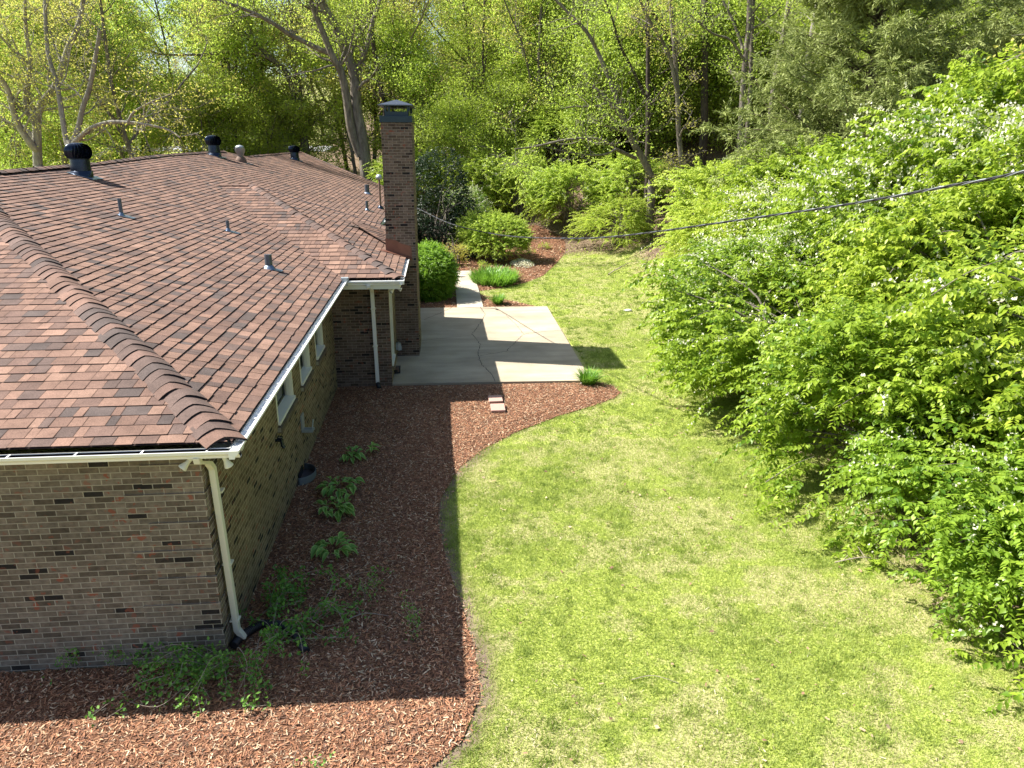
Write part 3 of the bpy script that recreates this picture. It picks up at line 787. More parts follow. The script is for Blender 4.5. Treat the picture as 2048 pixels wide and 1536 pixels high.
z = zP1(.02, 25.5); m = MB(); m.tube([(.04, 25.5, z-.05), (.04, 25.5, z+1.25)], .045, 8); st = hpart(m, 'stove_pipe', M_rust)
m = MB(); m.lathe([(.05, 1.2), (.13, 1.24), (.14, 1.30), (.10, 1.38), (.02, 1.41)], 14, (.04, 25.5, z)); m.build('pipe_hood', M_steel, st)
m = MB(); m.lathe([(.16, -.06), (.14, .03), (.06, .12)], 12, (.04, 25.5, z)); m.build('pipe_boot', M_black, st)

# downspouts
def downspout(pts, out, w_=.075, d_=.055, mat=M_cream):
    m = MB(); P = [Vector(p) for p in pts]; o = Vector(out); s_ = Vector((0, 0, 1)).cross(o)
    rings = []
    for p in P: rings.append([p+s_*(-w_/2), p+s_*(-w_/2)+o*d_, p+s_*(w_/2)+o*d_, p+s_*(w_/2)])
    vs = [q_ for r in rings for q_ in r]
    m.add(vs, [(i*4+k, i*4+(k+1) % 4, i*4+4+(k+1) % 4, i*4+4+k) for i in range(len(P)-1) for k in range(4)]+[(3,2,1,0)])
    for k in (-.3, 0, .3):
        pass
    return hpart(m, 'downspout', mat, bevel=.006)
downspout([(.02, -.225, 2.61), (.02, -.20, 2.54), (.045, .02, 2.44), (.045, .12, 2.33), (.045, .24, .22), (.10, .26, .09)], (1, 0, 0), .085, .065)
downspout([(.95, 9.14, 2.61), (.95, 9.16, 2.54), (.95, 9.78, 2.40), (.95, 9.87, 2.28), (.97, 9.87, .10)], (0, -1, 0), .085, .06, M_white)
for z in (2.0, 1.1, .35): m = MB(); m.box(.02, .125, .19, .29, z, z+.02); hpart(m, 'downspout_strap', M_cream)
for z in (1.9, 1.0): m = MB(); m.box(.90, 1.015, 9.80, 9.945, z, z+.02); hpart(m, 'downspout_strap', M_cream)

# floodlights
def flood(c, dirs, name='floodlight'):
    m = MB(); c = Vector(c); m.lathe([(.055, -.02), (.055, .02), (.02, .03)], 12, c, cap=True); o = hpart(m, name, M_lamp)
    for d in dirs:
        d = Vector(d).normalized(); h = MB(); h.tube([c, c+d*.05], .014, 8)
        h.lathe([(.022, .035), (.024, .08), (.028, .09), (.046, .14), (.050, .152), (.046, .157), (.0, .15)], 16, c, axis=d)
        h.build('lamp_head', M_lamp, o)
flood((-.03, -.10, 2.565), [(-.75, -.45, -.75)])
flood((.25, -.06, 2.565), [(.35, .1, -.95)])
flood((1.50, 9.50, 2.48), [(-.45, -.25, -.5), (.8, -.1, -.35)])
# round louvred cap under the eave
m = MB()
for i in range(9): m.lathe([(.11-.002*i, .0), (.125-.004*abs(i-4), .008), (.11-.002*i, .016)], 20, (.02+.017*i, .98, 2.27), axis=(1, 0, 0), cap=True)
hpart(m, 'round_louvre', M_cream)
# spigot under first window, bracket outlet, window well
m = MB(); m.tube([(0, 3.30, 1.34), (.09, 3.30, 1.34)], .025, 8); m.tube([(.09, 3.30, 1.36), (.10, 3.30, 1.26), (.12, 3.30, 1.22)], .03, 8); m.lathe([(.045, .05), (.05, .06), (.045, .07)], 10, (.07, 3.30, 1.33))
hpart(m, 'spigot', M_black)
m = MB(); m.box(0, .20, 5.42, 5.47, .66, .70); m.box(0, .20, 5.30, 5.335, .67, .72); m.box(0, .022, 5.28, 5.50, .68, .98); m.box(.0, .19, 5.30, 5.47, .662, .675); m.tube([(.17, 5.40, .70), (.19, 5.44, .86)], .014, 6)
hpart(m, 'wall_bracket', M_steel)
m = MB(); pr = []
n = 22
for j, zz in enumerate((-.25, -.03, -.02, .01, .02, .05, .06, .09, .10, .13, .14)):
    rr_ = .29+(.008 if j % 2 else 0)
    pr.append([(.02+rr_*.86*math.sin(math.pi*k/n), 4.83-rr_*1.08*math.cos(math.pi*k/n), zz) for k in range(n+1)])
vs = [q_ for r in pr for q_ in r]; m.add(vs, [(j*(n+1)+k, j*(n+1)+k+1, (j+1)*(n+1)+k+1, (j+1)*(n+1)+k) for j in range(len(pr)-1) for k in range(n)], True)
ww = hpart(m, 'window_well', simple('well_steel', (.13, .15, .155), .6, .3, var=.3, scale=12)); sm = ww.modifiers.new('s', 'SOLIDIFY'); sm.thickness = .006
m = MB(); m.box(0.001, .02, 4.62, 5.04, -.02, .15); m.build('vent_grille', M_black, ww)
m = MB(); m.prism([(.02+.28*.86*math.sin(math.pi*k/n), 4.83-.28*1.08*math.cos(math.pi*k/n)) for k in range(n+1)], .02, .03); m.build('well_floor', M_gdark, ww)
# fittings on the bay side
m = MB(); m.box(1.31, 1.37, 11.85, 11.98, .36, .52); m.add([(1.37,11.83,.34),(1.46,11.83,.36),(1.46,12.0,.36),(1.37,12.0,.34),(1.37,11.83,.54),(1.43,11.85,.52),(1.43,11.98,.52),(1.37,12.0,.54)], [(0,1,2,3),(4,5,6,7),(0,1,5,4),(1,2,6,5),(2,3,7,6)])
hpart(m, 'outlet_cover', M_steel)
m = MB(); m.tube([(1.31, 10.55, .22), (1.42, 10.55, .22)], .025, 8); m.tube([(1.42, 10.55, .25), (1.43, 10.55, .15)], .02, 8); m.lathe([(.045, .0), (.045, .012)], 10, (1.40, 10.55, .27), cap=True)
hpart(m, 'spigot', M_rust)
m = MB(); m.box(1.315, 1.46, 10.72, 10.95, .05, .19); m.box(1.33, 1.47, 10.74, 10.93, .19, .20); hpart(m, 'meter_box', M_drain, bevel=.01)
m = MB(); m.tube([(1.40, 18.9, -.1), (1.50, 18.9, 3.35)], .03, 8); m.tube([(1.50, 18.9, 3.35), (1.58, 18.85, 3.45), (1.70, 18.6, 3.42)], .045, 8); hpart(m, 'service_mast', M_steel)

# corrugated drain pipe on the mulch at the near corner
def corrugated(pts, r):
    m = MB(); P = []; R_ = []
    pts = [Vector(p) for p in pts]; n = 0
    for i in range(len(pts)-1):
        L_ = (pts[i+1]-pts[i]).length; k = max(2, int(L_/.010))
        for j in range(k): P.append(pts[i].lerp(pts[i+1], j/k)); R_.append(r*(1.0 if n % 2 else .86)); n += 1
    m.tube(P, R_, 14, smooth=False); return m
def smooth_path(pts, n=8):
    pts = [Vector(p) for p in pts]; out = []
    for i in range(len(pts)-1):
        p0 = pts[max(i-1, 0)]; p1 = pts[i]; p2 = pts[i+1]; p3 = pts[min(i+2, len(pts)-1)]
        for k in range(n):
            t = k/n; out.append(.5*((2*p1)+(-p0+p2)*t+(2*p0-5*p1+4*p2-p3)*t*t+(-p0+3*p1-3*p2+p3)*t**3))
    out.append(pts[-1]); return out
o = corrugated(smooth_path([(.06, .10, .10), (.10, .27, .09), (.25, .50, .07), (.45, .52, .07), (.66, .38, .06), (.82, .12, .05), (.90, -.02, .04)]), .052).build('drain_pipe', M_drain)
tag(o, 'black corrugated drain pipe lying at the foot of the near downspout', 'drain pipe')
o = corrugated(smooth_path([(.98, 9.80, .10), (.99, 9.74, .07), (1.03, 9.62, .03)]), .05).build('drain_pipe', M_drain)
tag(o, 'short black drain elbow under the white downspout by the patio', 'drain pipe')

# service cable: twisted pair round a bare messenger
cp = [(1.70, 18.6, 3.45), (1.87, 17.99, 3.467), (2.84, 14.756, 3.333), (3.998, 10.898, 3.461), (5.029, 7.461, 3.80), (5.695, 5.24, 4.124), (6.604, 2.211, 4.706), (7.073, .645, 5.017), (7.414, -.49, 5.276), (7.611, -1.147, 5.435), (8.3, -3.5, 6.1), (9.6, -8, 7.6)]
cps = smooth_path(cp, 60)
wr_ = thing('power_cable', 'twisted black power cable sagging across the yard from the house', 'cable', cp[0]); wr_.location = (0, 0, 0)
acc = 0
for ph, mt, nm in ((0, M_wire, 'insulated_strand'), (2.1, M_wire, 'insulated_strand'), (4.2, M_wire2, 'bare_strand')):
    P = []; acc = 0
    for i, p_ in enumerate(cps):
        if i: acc += (cps[i]-cps[i-1]).length
        a = acc*2*math.pi/.42+ph; t = (cps[min(i+1, len(cps)-1)]-cps[max(0, i-1)]).normalized(); s_ = t.cross(Vector((0, 0, 1))).normalized(); u = s_.cross(t)
        P.append(p_+(s_*math.cos(a)+u*math.sin(a))*.0088)
    m = MB(); m.tube(P, (.008 if mt is M_wire else .006), 6); m.build(nm, mt, wr_)

# pavers
def paver(c, rz, sz, label):
    m = MB(); m.box(-.155, .155, -sz, sz, 0, .05); o = m.build('paver', M_paver, bevel=.006); o.location = c; o.rotation_euler = (.01, -.015, rz)
    return tag(o, label, 'paver', 'two pavers set in the mulch')
paver((3.705, 8.50, .055), rad(.5), .20, 'pinkish square paver in the mulch, the one nearer the patio')
paver((3.715, 7.92, .055), rad(-1), .215, 'pinkish square paver in the mulch, the one farther from the patio')
m = MB(); rng = random.Random(8)
for i, (x, y, r, lb) in enumerate([(5.95, 9.72, .07, 'small pale stone at the front corner of the patio'), (9.0, 17.6, .14, 'flat pale stone lying in the lawn beyond the patio')]):
    m = MB(); m.lathe([(r, 0), (r*1.05, r*.2), (r*.7, r*.42), (.01, r*.45)], 9, (0, 0, 0)); 
    for k, v in enumerate(m.v): m.v[k] = (v[0]*rng.uniform(.8, 1.25), v[1]*rng.uniform(.6, .9), v[2])
    o = m.build('stone', M_stone); o.location = (x, y, Hs(x, y)+.01); tag(o, lb, 'stone')

# ------------------------------------------------------------------ vegetation
TREES = {'ash': [(0.42, 0.2, [(-2.01, 42.0, 3.84), (-2.19, 42.0, 6.01), (-2.39, 42.0, 7.29), (-2.42, 42.0, 9.31), (-2.87, 42.0, 10.69), (-3.31, 42.0, 11.91), (-4.14, 42.0, 13.36), (-4.49, 42.0, 14.4)]), (0.2, 0.08, [(-2.42, 42.0, 9.31), (-2.02, 42.25, 9.89), (-1.59, 42.5, 11.01), (-1.15, 42.75, 12.48), (-0.73, 43.0, 13.58), (-0.45, 43.25, 14.71)]), (0.3, 0.13, [(-2.27, 42.0, 4.62), (-2.74, 41.8, 6.15), (-2.9, 41.6, 8.01), (-3.11, 41.4, 9.45), (-3.48, 41.2, 10.14), (-3.96, 41.0, 11.5), (-4.31, 40.8, 12.49), (-4.54, 40.6, 13.39)]), (0.16, 0.07, [(-3.46, 41.6, 10.31), (-4.62, 41.1, 10.81), (-5.83, 40.6, 11.35), (-6.55, 40.1, 11.81), (-7.68, 39.6, 12.34), (-9.11, 39.1, 12.76), (-10.01, 38.6, 12.85)])], 'ash2': [(0.24, 0.1, [(-7.07, 50.0, 5.33), (-7.25, 50.0, 6.55), (-7.71, 50.0, 9.65), (-8.51, 50.0, 10.63), (-10.12, 50.0, 12.1), (-11.32, 50.0, 13.26), (-11.84, 50.0, 14.47)]), (0.14, 0.05, [(-7.94, 50.0, 10.16), (-9.44, 49.5, 11.08), (-11.72, 49.0, 11.16), (-12.78, 48.5, 10.94), (-15.39, 48.0, 10.85), (-15.98, 47.5, 11.07)]), (0.13, 0.05, [(-7.07, 50.0, 5.33), (-6.83, 50.0, 6.21), (-5.7, 50.0, 8.23), (-4.02, 50.0, 7.24), (-3.69, 50.0, 6.91)])], 'pole': [(0.2, 0.1, [(-0.88, 46.0, 6.84), (-1.03, 46.0, 8.0), (-1.29, 46.0, 9.83), (-1.47, 46.0, 11.39), (-1.61, 46.0, 12.91), (-1.74, 46.0, 14.04), (-1.8, 46.0, 15.18)])], 'left': [(0.26, 0.09, [(-17.61, 34.0, 3.95), (-17.64, 34.0, 4.31), (-17.35, 34.0, 6.13), (-17.2, 34.0, 6.72), (-16.85, 34.0, 7.33), (-16.25, 34.0, 7.91), (-15.76, 34.0, 8.74), (-15.22, 34.0, 9.82), (-14.76, 34.0, 10.52), (-14.36, 34.0, 11.35), (-14.04, 34.0, 12.33)]), (0.18, 0.06, [(-17.35, 34.0, 6.13), (-17.53, 33.8, 7.31), (-17.12, 33.6, 8.35), (-16.82, 33.4, 9.16), (-16.66, 33.2, 10.45), (-16.38, 33.0, 11.7)]), (0.2, 0.08, [(-17.51, 34.0, 5.04), (-17.62, 33.7, 5.28), (-17.96, 33.4, 6.44), (-17.95, 33.1, 7.84), (-18.19, 32.8, 8.65), (-18.35, 32.5, 10.34)]), (0.14, 0.05, [(-17.53, 34.0, 5.54), (-18.16, 34.3, 6.13), (-19.01, 34.6, 6.37), (-20.03, 34.9, 7.41)])], 'arch': [(0.16, 0.09, [(-14.56, 31.0, 5.09), (-14.47, 31.0, 5.38), (-14.08, 31.0, 6.11), (-13.76, 31.0, 6.94), (-13.34, 31.0, 7.76), (-12.88, 31.0, 9.0), (-12.46, 31.0, 10.24)]), (0.13, 0.04, [(-14.42, 31.0, 5.38), (-14.21, 30.8, 5.49), (-13.46, 30.6, 6.0), (-12.49, 30.4, 6.31), (-11.58, 30.2, 6.31), (-10.69, 30.0, 6.22), (-9.7, 29.8, 6.01), (-9.14, 29.6, 5.67)]), (0.07, 0.02, [(-11.46, 30.0, 6.33), (-11.11, 30.0, 6.78), (-10.26, 30.0, 7.21), (-9.39, 30.0, 7.54)]), (0.14, 0.08, [(-14.61, 31.0, 5.18), (-14.86, 31.3, 5.55), (-14.98, 31.6, 6.95), (-15.12, 31.9, 8.19), (-15.4, 32.2, 9.5), (-15.27, 32.5, 11.64)])], 'lean': [(0.22, 0.11, [(13.32, 31.0, 3.73), (13.23, 30.9, 3.88), (12.79, 30.8, 4.66), (12.32, 30.7, 5.3), (11.93, 30.6, 5.94), (11.47, 30.5, 6.72), (10.8, 30.4, 7.39), (10.12, 30.3, 7.92)]), (0.13, 0.05, [(11.93, 30.6, 5.94), (11.53, 30.6, 6.86), (10.79, 30.6, 8.48), (10.31, 30.6, 9.38), (9.9, 30.6, 10.11), (9.43, 30.6, 10.68), (8.77, 30.6, 11.24), (8.12, 30.6, 11.8), (7.39, 30.6, 12.4)]), (0.1, 0.03, [(12.43, 31.0, 4.78), (11.27, 30.5, 5.23), (10.39, 30.0, 5.67), (8.74, 29.5, 5.67), (7.08, 29.0, 5.35), (6.07, 28.5, 5.24)]), (0.06, 0.02, [(11.15, 30.0, 5.24), (10.51, 29.7, 4.99), (9.4, 29.4, 4.99), (7.4, 29.1, 5.35)]), (0.06, 0.02, [(10.8, 30.4, 7.39), (10.08, 30.2, 7.18), (9.07, 30.0, 7.16), (8.44, 29.8, 7.06)])], 'vine': [(0.15, 0.09, [(13.62, 33.0, 4.27), (13.53, 33.0, 4.73), (13.51, 33.0, 5.96), (13.35, 33.0, 8.56), (13.23, 33.0, 10.44), (13.06, 33.0, 12.28), (12.96, 33.0, 13.16)]), (0.09, 0.04, [(13.35, 33.0, 7.62), (12.6, 32.8, 8.8), (11.71, 32.6, 10.16), (11.23, 32.4, 11.26), (10.78, 32.2, 12.1)])], 'ivy': [(0.16, 0.09, [(14.82, 30.0, 3.3), (14.78, 30.0, 3.54), (14.46, 30.0, 4.69), (14.19, 30.0, 6.25), (14.03, 30.0, 7.76), (13.79, 30.0, 9.37), (13.37, 30.0, 11.81), (13.19, 30.0, 12.63)]), (0.1, 0.05, [(14.1, 30.0, 7.5), (13.43, 29.8, 9.45), (12.63, 29.6, 10.48), (11.94, 29.4, 11.42), (11.49, 29.2, 12.25)])], 'dark': [(0.26, 0.16, [(17.57, 36.0, 6.21), (17.54, 36.0, 6.56), (17.41, 36.0, 8.06), (17.17, 36.0, 10.86), (17.02, 36.0, 12.83), (16.97, 36.0, 13.79)]), (0.15, 0.08, [(17.24, 36.0, 8.71), (16.38, 35.7, 9.31), (15.39, 35.4, 10.03), (14.67, 35.1, 11.21), (13.72, 34.8, 12.1)])], 'twin': [(0.17, 0.11, [(17.02, 29.0, 4.18), (17.03, 29.0, 4.56), (16.91, 29.0, 6.65), (16.83, 29.0, 8.65), (16.84, 29.0, 10.58), (16.76, 29.0, 11.72), (16.7, 29.0, 12.53)]), (0.12, 0.09, [(17.47, 29.4, 4.29), (17.45, 29.4, 4.73), (17.38, 29.4, 7.5), (17.26, 29.4, 9.47), (17.09, 29.4, 11.79), (17.02, 29.4, 12.6)]), (0.07, 0.03, [(16.71, 29.0, 9.27), (15.97, 28.8, 10.02), (15.0, 28.6, 10.27), (13.86, 28.4, 10.96)]), (0.08, 0.04, [(16.61, 29.0, 9.63), (16.62, 29.1, 9.9), (16.09, 29.2, 10.97), (15.63, 29.3, 11.74), (15.22, 29.4, 12.56)])], 'pale': [(0.13, 0.09, [(20.29, 30.0, 7.55), (20.31, 30.0, 9.9), (20.41, 30.0, 11.16), (20.47, 30.0, 11.95), (20.5, 30.0, 12.79)])], 'grey': [(0.16, 0.11, [(20.07, 33.0, 7.69), (20.15, 33.0, 9.53), (20.33, 33.0, 11.15), (20.38, 33.0, 12.42), (20.4, 33.0, 13.32)])]}

def leaf_arrays(rng, C, A, Nn, Ln, Wd, col, fold=.22):
    """C centres(base) (n,3), A axis (n,3) unit, Nn normal (n,3), Ln, Wd (n,), col (n,)"""
    S = np.cross(A, Nn); S /= np.linalg.norm(S, axis=1, keepdims=True)+1e-9
    U = np.cross(S, A)
    mid = C+A*Ln[:, None]*.45
    V = np.stack([C, mid-S*Wd[:, None]/2+U*(fold*Wd)[:, None], C+A*Ln[:, None], mid+S*Wd[:, None]/2+U*(fold*Wd)[:, None]], 1).reshape(-1, 3)
    n = len(C); i = np.arange(n)*4
    F = np.concatenate([np.stack([i, i+1, i+2], 1), np.stack([i, i+2, i+3], 1)])
    cc = np.repeat(np.clip(col, 0, 1), 4); cc = np.stack([cc, cc, cc], 1)
    return V, F, cc
def unit(v): return v/(np.linalg.norm(v, axis=-1, keepdims=True)+1e-9)
def lumps(rng, k=14, amp=.3):
    D = unit(rng.normal(size=(k, 3))); W_ = rng.uniform(-amp*.6, amp, k); P = rng.uniform(4, 14, k)
    def f(d):
        r = np.ones(len(d))
        for i in range(k): r += W_[i]*np.exp(P[i]*(d@D[i]-1))
        return r
    return f
def shrub_leaves(seed, rx, ry, h, ntw, leaf=.075, tl=(.35, .8), step=.045, zc=.5, droop=.9, flo=0, shell=.72, low=-.62, gapmin=.06):
    rng = np.random.default_rng(seed)
    f = lumps(rng, 30, .42)
    d = unit(rng.normal(size=(ntw*4, 3))); d = d[d[:, 2] > low]
    g = lumps(rng, 40, .9); gd = g(d); d = d[rng.random(len(d)) < np.clip((gd-np.quantile(gd, .12))*1.6, gapmin, 1)][:ntw]; n = len(d)
    rr = f(d)*np.where(rng.random(n) < .78, rng.uniform(shell, 1.0, n), rng.uniform(.35, shell, n))
    P0 = d*np.array([rx, ry, h*.52])*rr[:, None]+np.array([0, 0, h*zc]); P0[:, 2] = np.maximum(P0[:, 2], .08)
    out = unit(d*np.array([1, 1, .45])+rng.normal(scale=.45, size=(n, 3))+np.array([0, 0, .25]))
    L_ = rng.uniform(*tl, n); K = int(tl[1]/step)
    s = (np.arange(K)+.5)*step
    ok = s[None, :] < L_[:, None]
    P = P0[:, None, :]+out[:, None, :]*s[None, :, None]; P[:, :, 2] -= droop*s[None, :]**2*.55
    Td = out[:, None, :]*np.ones((1, K, 1)); Td[:, :, 2] -= droop*1.1*s[None, :]; Td = unit(Td)
    side = unit(np.cross(Td, np.array([0, 0, 1.])))
    tone = np.clip(rng.normal(.5, .33, n), 0, 1)
    Cs, As, Ns, Ls, Ws, cs = [], [], [], [], [], []
    for sg in (-1, 1):
        m_ = ok.ravel(); k = m_.sum()
        c = P.reshape(-1, 3)[m_]; t = Td.reshape(-1, 3)[m_]; sd = side.reshape(-1, 3)[m_]
        a = unit(t*.45+sd*sg*.8+np.array([0, 0, -.55])+rng.normal(scale=.28, size=(k, 3)))
        nn = unit(np.array([0, 0, 1.])+sd*sg*.4+rng.normal(scale=.35, size=(k, 3)))
        tip = np.clip(np.broadcast_to(s[None, :]/L_[:, None], ok.shape).ravel()[m_], 0, 1)
        Cs.append(c); As.append(a); Ns.append(nn)
        l = leaf*rng.uniform(.65, 1.2, k)*(1-.35*tip); Ls.append(l); Ws.append(l*rng.uniform(.46, .66, k))
        cs.append(.30*tip+.65*np.repeat(tone, K)[m_]+rng.uniform(-.1, .25, k))
    V, F, c = leaf_arrays(rng, np.concatenate(Cs), np.concatenate(As), np.concatenate(Ns), np.concatenate(Ls), np.concatenate(Ws), np.concatenate(cs))
    fl_ = None
    if flo:
        sel = rng.random(n) < flo; m_ = (ok & sel[:, None]).ravel(); c0 = np.concatenate([P.reshape(-1, 3)[m_]]*2); k = len(c0)
        keep = rng.random(k) < .75; c0 = c0[keep]+np.array([0, 0, .012]); k = len(c0)
        fl_ = leaf_arrays(rng, c0+rng.normal(scale=.03, size=(k, 3))+[0, 0, .015], unit(rng.normal(size=(k, 3))+np.array([0, 0, .9])), unit(rng.normal(size=(k, 3))), rng.uniform(.04, .07, k), rng.uniform(.03, .05, k), rng.uniform(.2, 1, k))
    return (V, F, c), fl_, P0
def shrub_stems(seed, P0, n=26, r=.03, bare=0):
    rng = random.Random(seed); m = MB()
    idx = [rng.randrange(len(P0)) for _ in range(n)]
    for i in idx:
        e = Vector(P0[i]); b0 = Vector((rng.gauss(0, .22), rng.gauss(0, .22), -.15)); mid = Vector((e.x*.45, e.y*.45, e.z*.75+.2))
        P = smooth_path([b0, b0*.4+mid*.6+Vector((rng.gauss(0, .1), rng.gauss(0, .1), 0)), mid, e], 5)
        m.tube(P, [r*(1-.75*k/len(P)) for k in range(len(P))], 5, False)
        if rng.random() < .6:
            q_ = P[int(len(P)*.6)]; e2 = q_+Vector((rng.gauss(0, .5), rng.gauss(0, .5), rng.uniform(.1, .7)))
            m.tube(smooth_path([q_, (q_+e2)/2+Vector((0, 0, .1)), e2], 4), [r*.4]*9, 4, False)
    for _ in range(bare):
        i = rng.randrange(len(P0)); e = Vector(P0[i])*1.02; d = Vector((rng.gauss(0, .4), rng.gauss(0, .4), rng.uniform(-.1, .4)))
        P = smooth_path([e-d*.4, e+d*.3+Vector((0, 0, .06)), e+d], 4); m.tube(P, [.009*(1-.7*k/len(P)) for k in range(len(P))], 4, False)
    return m
def make_shrub(name, label, cat, group, seed, rx, ry, h, ntw, lmat, leaf, flo=0, bark=None, stems=26, bare=14, **kw):
    root = thing(name, label, cat, group=group)
    (V, F, c), fl_, P0 = shrub_leaves(seed, rx, ry, h, ntw, leaf, flo=flo, **kw)
    np_mesh('foliage', V, F, lmat, root, col=c)
    if fl_ is not None: np_mesh('blossom', fl_[0], fl_[1], M_blossom, root, col=fl_[2])
    shrub_stems(seed+5, P0, stems, .022+.006*h, bare).build('stem', bark or M_bark, root)
    return root
def put(o, x, y, s=1.0, rz=0, sz=None, dz=0):
    o.location = (x, y, Hs(x, y)+dz); o.rotation_euler = (0, 0, rz); o.scale = (s, s, sz or s); return o

# near honeysuckle bank on the right
HG = 'honeysuckle shrubs along the right edge of the lawn'
hA = make_shrub('honeysuckle_shrub', '', 'shrub', HG, 21, 2.1, 2.1, 3.9, 2300, M_honey, .15, flo=.62, bare=26, step=.06, tl=(.35,.9))
hB = make_shrub('honeysuckle_shrub', '', 'shrub', HG, 22, 2.3, 2.0, 3.4, 2300, M_honey, .155, flo=.10, bare=34, step=.06, tl=(.35,.9))
hC = make_shrub('honeysuckle_shrub', '', 'shrub', HG, 23, 1.9, 2.2, 3.6, 2200, M_honey, .15, flo=.04, bare=50, step=.06, tl=(.35,.9))
SPOTS = [  # x, y, scale, zscale, rot, kind, label
 (10.65, 10.0, .98, .98, 0, 'A', 'large honeysuckle reaching farthest over the lawn, pale with blossom'),
 (10.0, 6.7, 1.0, .98, 2.1, 'B', 'honeysuckle shrub at the middle of the lawn edge, right of the mulch tip'),
 (10.0, 3.4, .92, .86, 4.0, 'C', 'dark green shrub above the forked shadow on the lawn'),
 (10.0, .9, .80, .72, 1.0, 'B', 'low bright shrub with drooping sprays near the lower right'),
 (10.9, -.75, .85, .70, 3.0, 'C', 'bright low shrub cut by the right border, nearest the camera'),
 (13.6, 14.2, 1.05, 1.06, 1.2, 'A', 'tall honeysuckle under the power cable, white with blossom'),
 (12.3, 8.3, 1.1, 1.28, 5.2, 'A', 'tall honeysuckle behind the front row, speckled with blossom'),
 (12.4, 4.6, 1.1, 1.28, .6, 'C', 'tall green shrub with bare grey twigs in its middle'),
 (12.8, 1.4, 1.05, 1.1, 2.6, 'B', 'tall shrub at the right border behind the low bright ones'),
 (14.0, 11.6, 1.2, 1.34, 3.7, 'B', 'tall bright green shrub above the power cable near the cedar'),
 (14.9, 7.6, 1.25, 1.48, 1.9, 'A', 'tallest honeysuckle at the right border over the cable end'),
 (14.6, 16.6, 1.2, 1.2, .3, 'C', 'rounded green shrub in front of the cedar foot'),
 (16.8, 11.0, 1.3, 1.6, 4.4, 'C', 'high green shrub rising against the cedar on the far right')]
used = {}
for x, y, s, sz, rz, kd, lb in SPOTS:
    pr = {'A': hA, 'B': hB, 'C': hC}[kd]
    o = pr if kd not in used else copy_tree(pr); used[kd] = 1
    o['label'] = lb; put(o, x, y, s, rz, sz, -.1)

# wood edge shrubs
EG = 'leafy shrubs along the far edge of the lawn'
eA = make_shrub('edge_shrub', '', 'shrub', EG, 31, 2.0, 1.9, 3.6, 1150, M_under, .155, flo=.10, tl=(.4, 1.0), step=.075, bare=16)
eB = make_shrub('edge_shrub', '', 'shrub', EG, 32, 1.9, 2.1, 3.2, 1000, M_under, .135, flo=.0, tl=(.4, 1.0), step=.075, bare=20)
ES = [(13.1, 20.6, .9, .9, 0, 'B', 'leafy shrub standing at the bend of the lawn edge under the cable'),
 (13.9, 23.6, 1.1, 1.05, 1, 'A', 'bright shrub behind the bend of the lawn, left of the honeysuckle'),
 (11.6, 30.5, .8, .75, 2, 'B', 'small shrub beside the bare bank at the end of the lawn'),
 (9.9, 34.6, .95, .9, 3, 'A', 'pale leaning shrub above the shadow at the lawn end'),
 (7.4, 37.2, 1.0, 1.05, 4, 'B', 'spreading shrub directly behind the round mulch bed shrub'),
 (4.7, 39.4, 1.1, 1.1, 5, 'A', 'broad shrub at the top of the mulched slope'),
 (12.6, 33.8, 1.0, .9, .5, 'A', 'yellow green shrub under the leaning grey tree'),
 (16.3, 27.2, .85, .75, 1.5, 'B', 'shrub at the foot of the two slender twin trunks'),
 (17.8, 23.5, 1.1, 1.15, 2.5, 'A', 'shrub at the left foot of the cedar'),
 (1.6, 41.5, 1.2, 1.15, 3.5, 'A', 'leafy shrub right of the chimney at wood edge'),
 (10.2, 40.6, 1.2, 1.3, 4.5, 'B', 'shrub higher up the slope behind the lawn end')]
used = {}
for x, y, s, sz, rz, kd, lb in ES:
    pr = eA if kd == 'A' else eB
    o = pr if kd not in used else copy_tree(pr); used[kd] = 1
    o['label'] = lb; put(o, x, y, s, rz, sz, -.1)

# garden shrubs
o = make_shrub('round_shrub', 'clipped rounded green shrub tucked behind the chimney beside the walk', 'shrub', None, 41, 1.0, 1.25, 1.98, 5600, M_gshrub, .085, tl=(.12, .34), step=.045, zc=.42, shell=.70, bare=0, low=-.95, gapmin=.6); put(o, 2.15, 20.7)
o = make_shrub('mound_shrub', 'broad flat topped shrub with yellow green top standing in the round mulch bed', 'shrub', None, 42, 1.45, 1.2, 1.75, 2600, M_under, .10, tl=(.2, .45), step=.05, zc=.68, shell=.8, bare=0, stems=30, low=-.5); put(o, 5.35, 29.2)
o = make_shrub('evergreen_shrub', 'dark evergreen shrub close behind the chimney', 'shrub', None, 43, 1.5, 1.3, 3.9, 3600, M_dark, .11, tl=(.15, .4), step=.045, shell=.85, bare=0); put(o, 2.35, 31.0)
o = make_shrub('flowering_shrub', 'white flowering shrub between the dark evergreen and the flat topped shrub', 'shrub', None, 44, 1.0, 1.0, 2.5, 2200, M_gshrub, .09, flo=.75, tl=(.2, .4), step=.05, bare=6); put(o, 4.0, 33.0)
o = make_shrub('rusty_shrub', 'small yellowish bronze shrub at the edge of the dark evergreen', 'shrub', None, 45, .6, .5, 1.0, 500, M_yel, .06, tl=(.1, .25), step=.04, bare=4); put(o, 3.15, 27.6)
for i, (x, y, s, lb) in enumerate([(7.0, 30.6, .5, 'little yellow green seedling on the mulch right of the flat topped shrub'), (4.5, 26.9, .45, 'low leafy seedling left of the flat topped shrub'), (7.9, 31.4, .45, 'tiny seedling at the lawn side of the mulch slope')]):
    if i == 0: sd_ = o = make_shrub('seedling', lb, 'seedling', 'seedlings in the round mulch bed', 46, .7, .6, .8, 130, M_under, .09, tl=(.15, .3), step=.05, bare=0, stems=6)
    else: o = copy_tree(sd_); o['label'] = lb
    put(o, x, y, s, i)
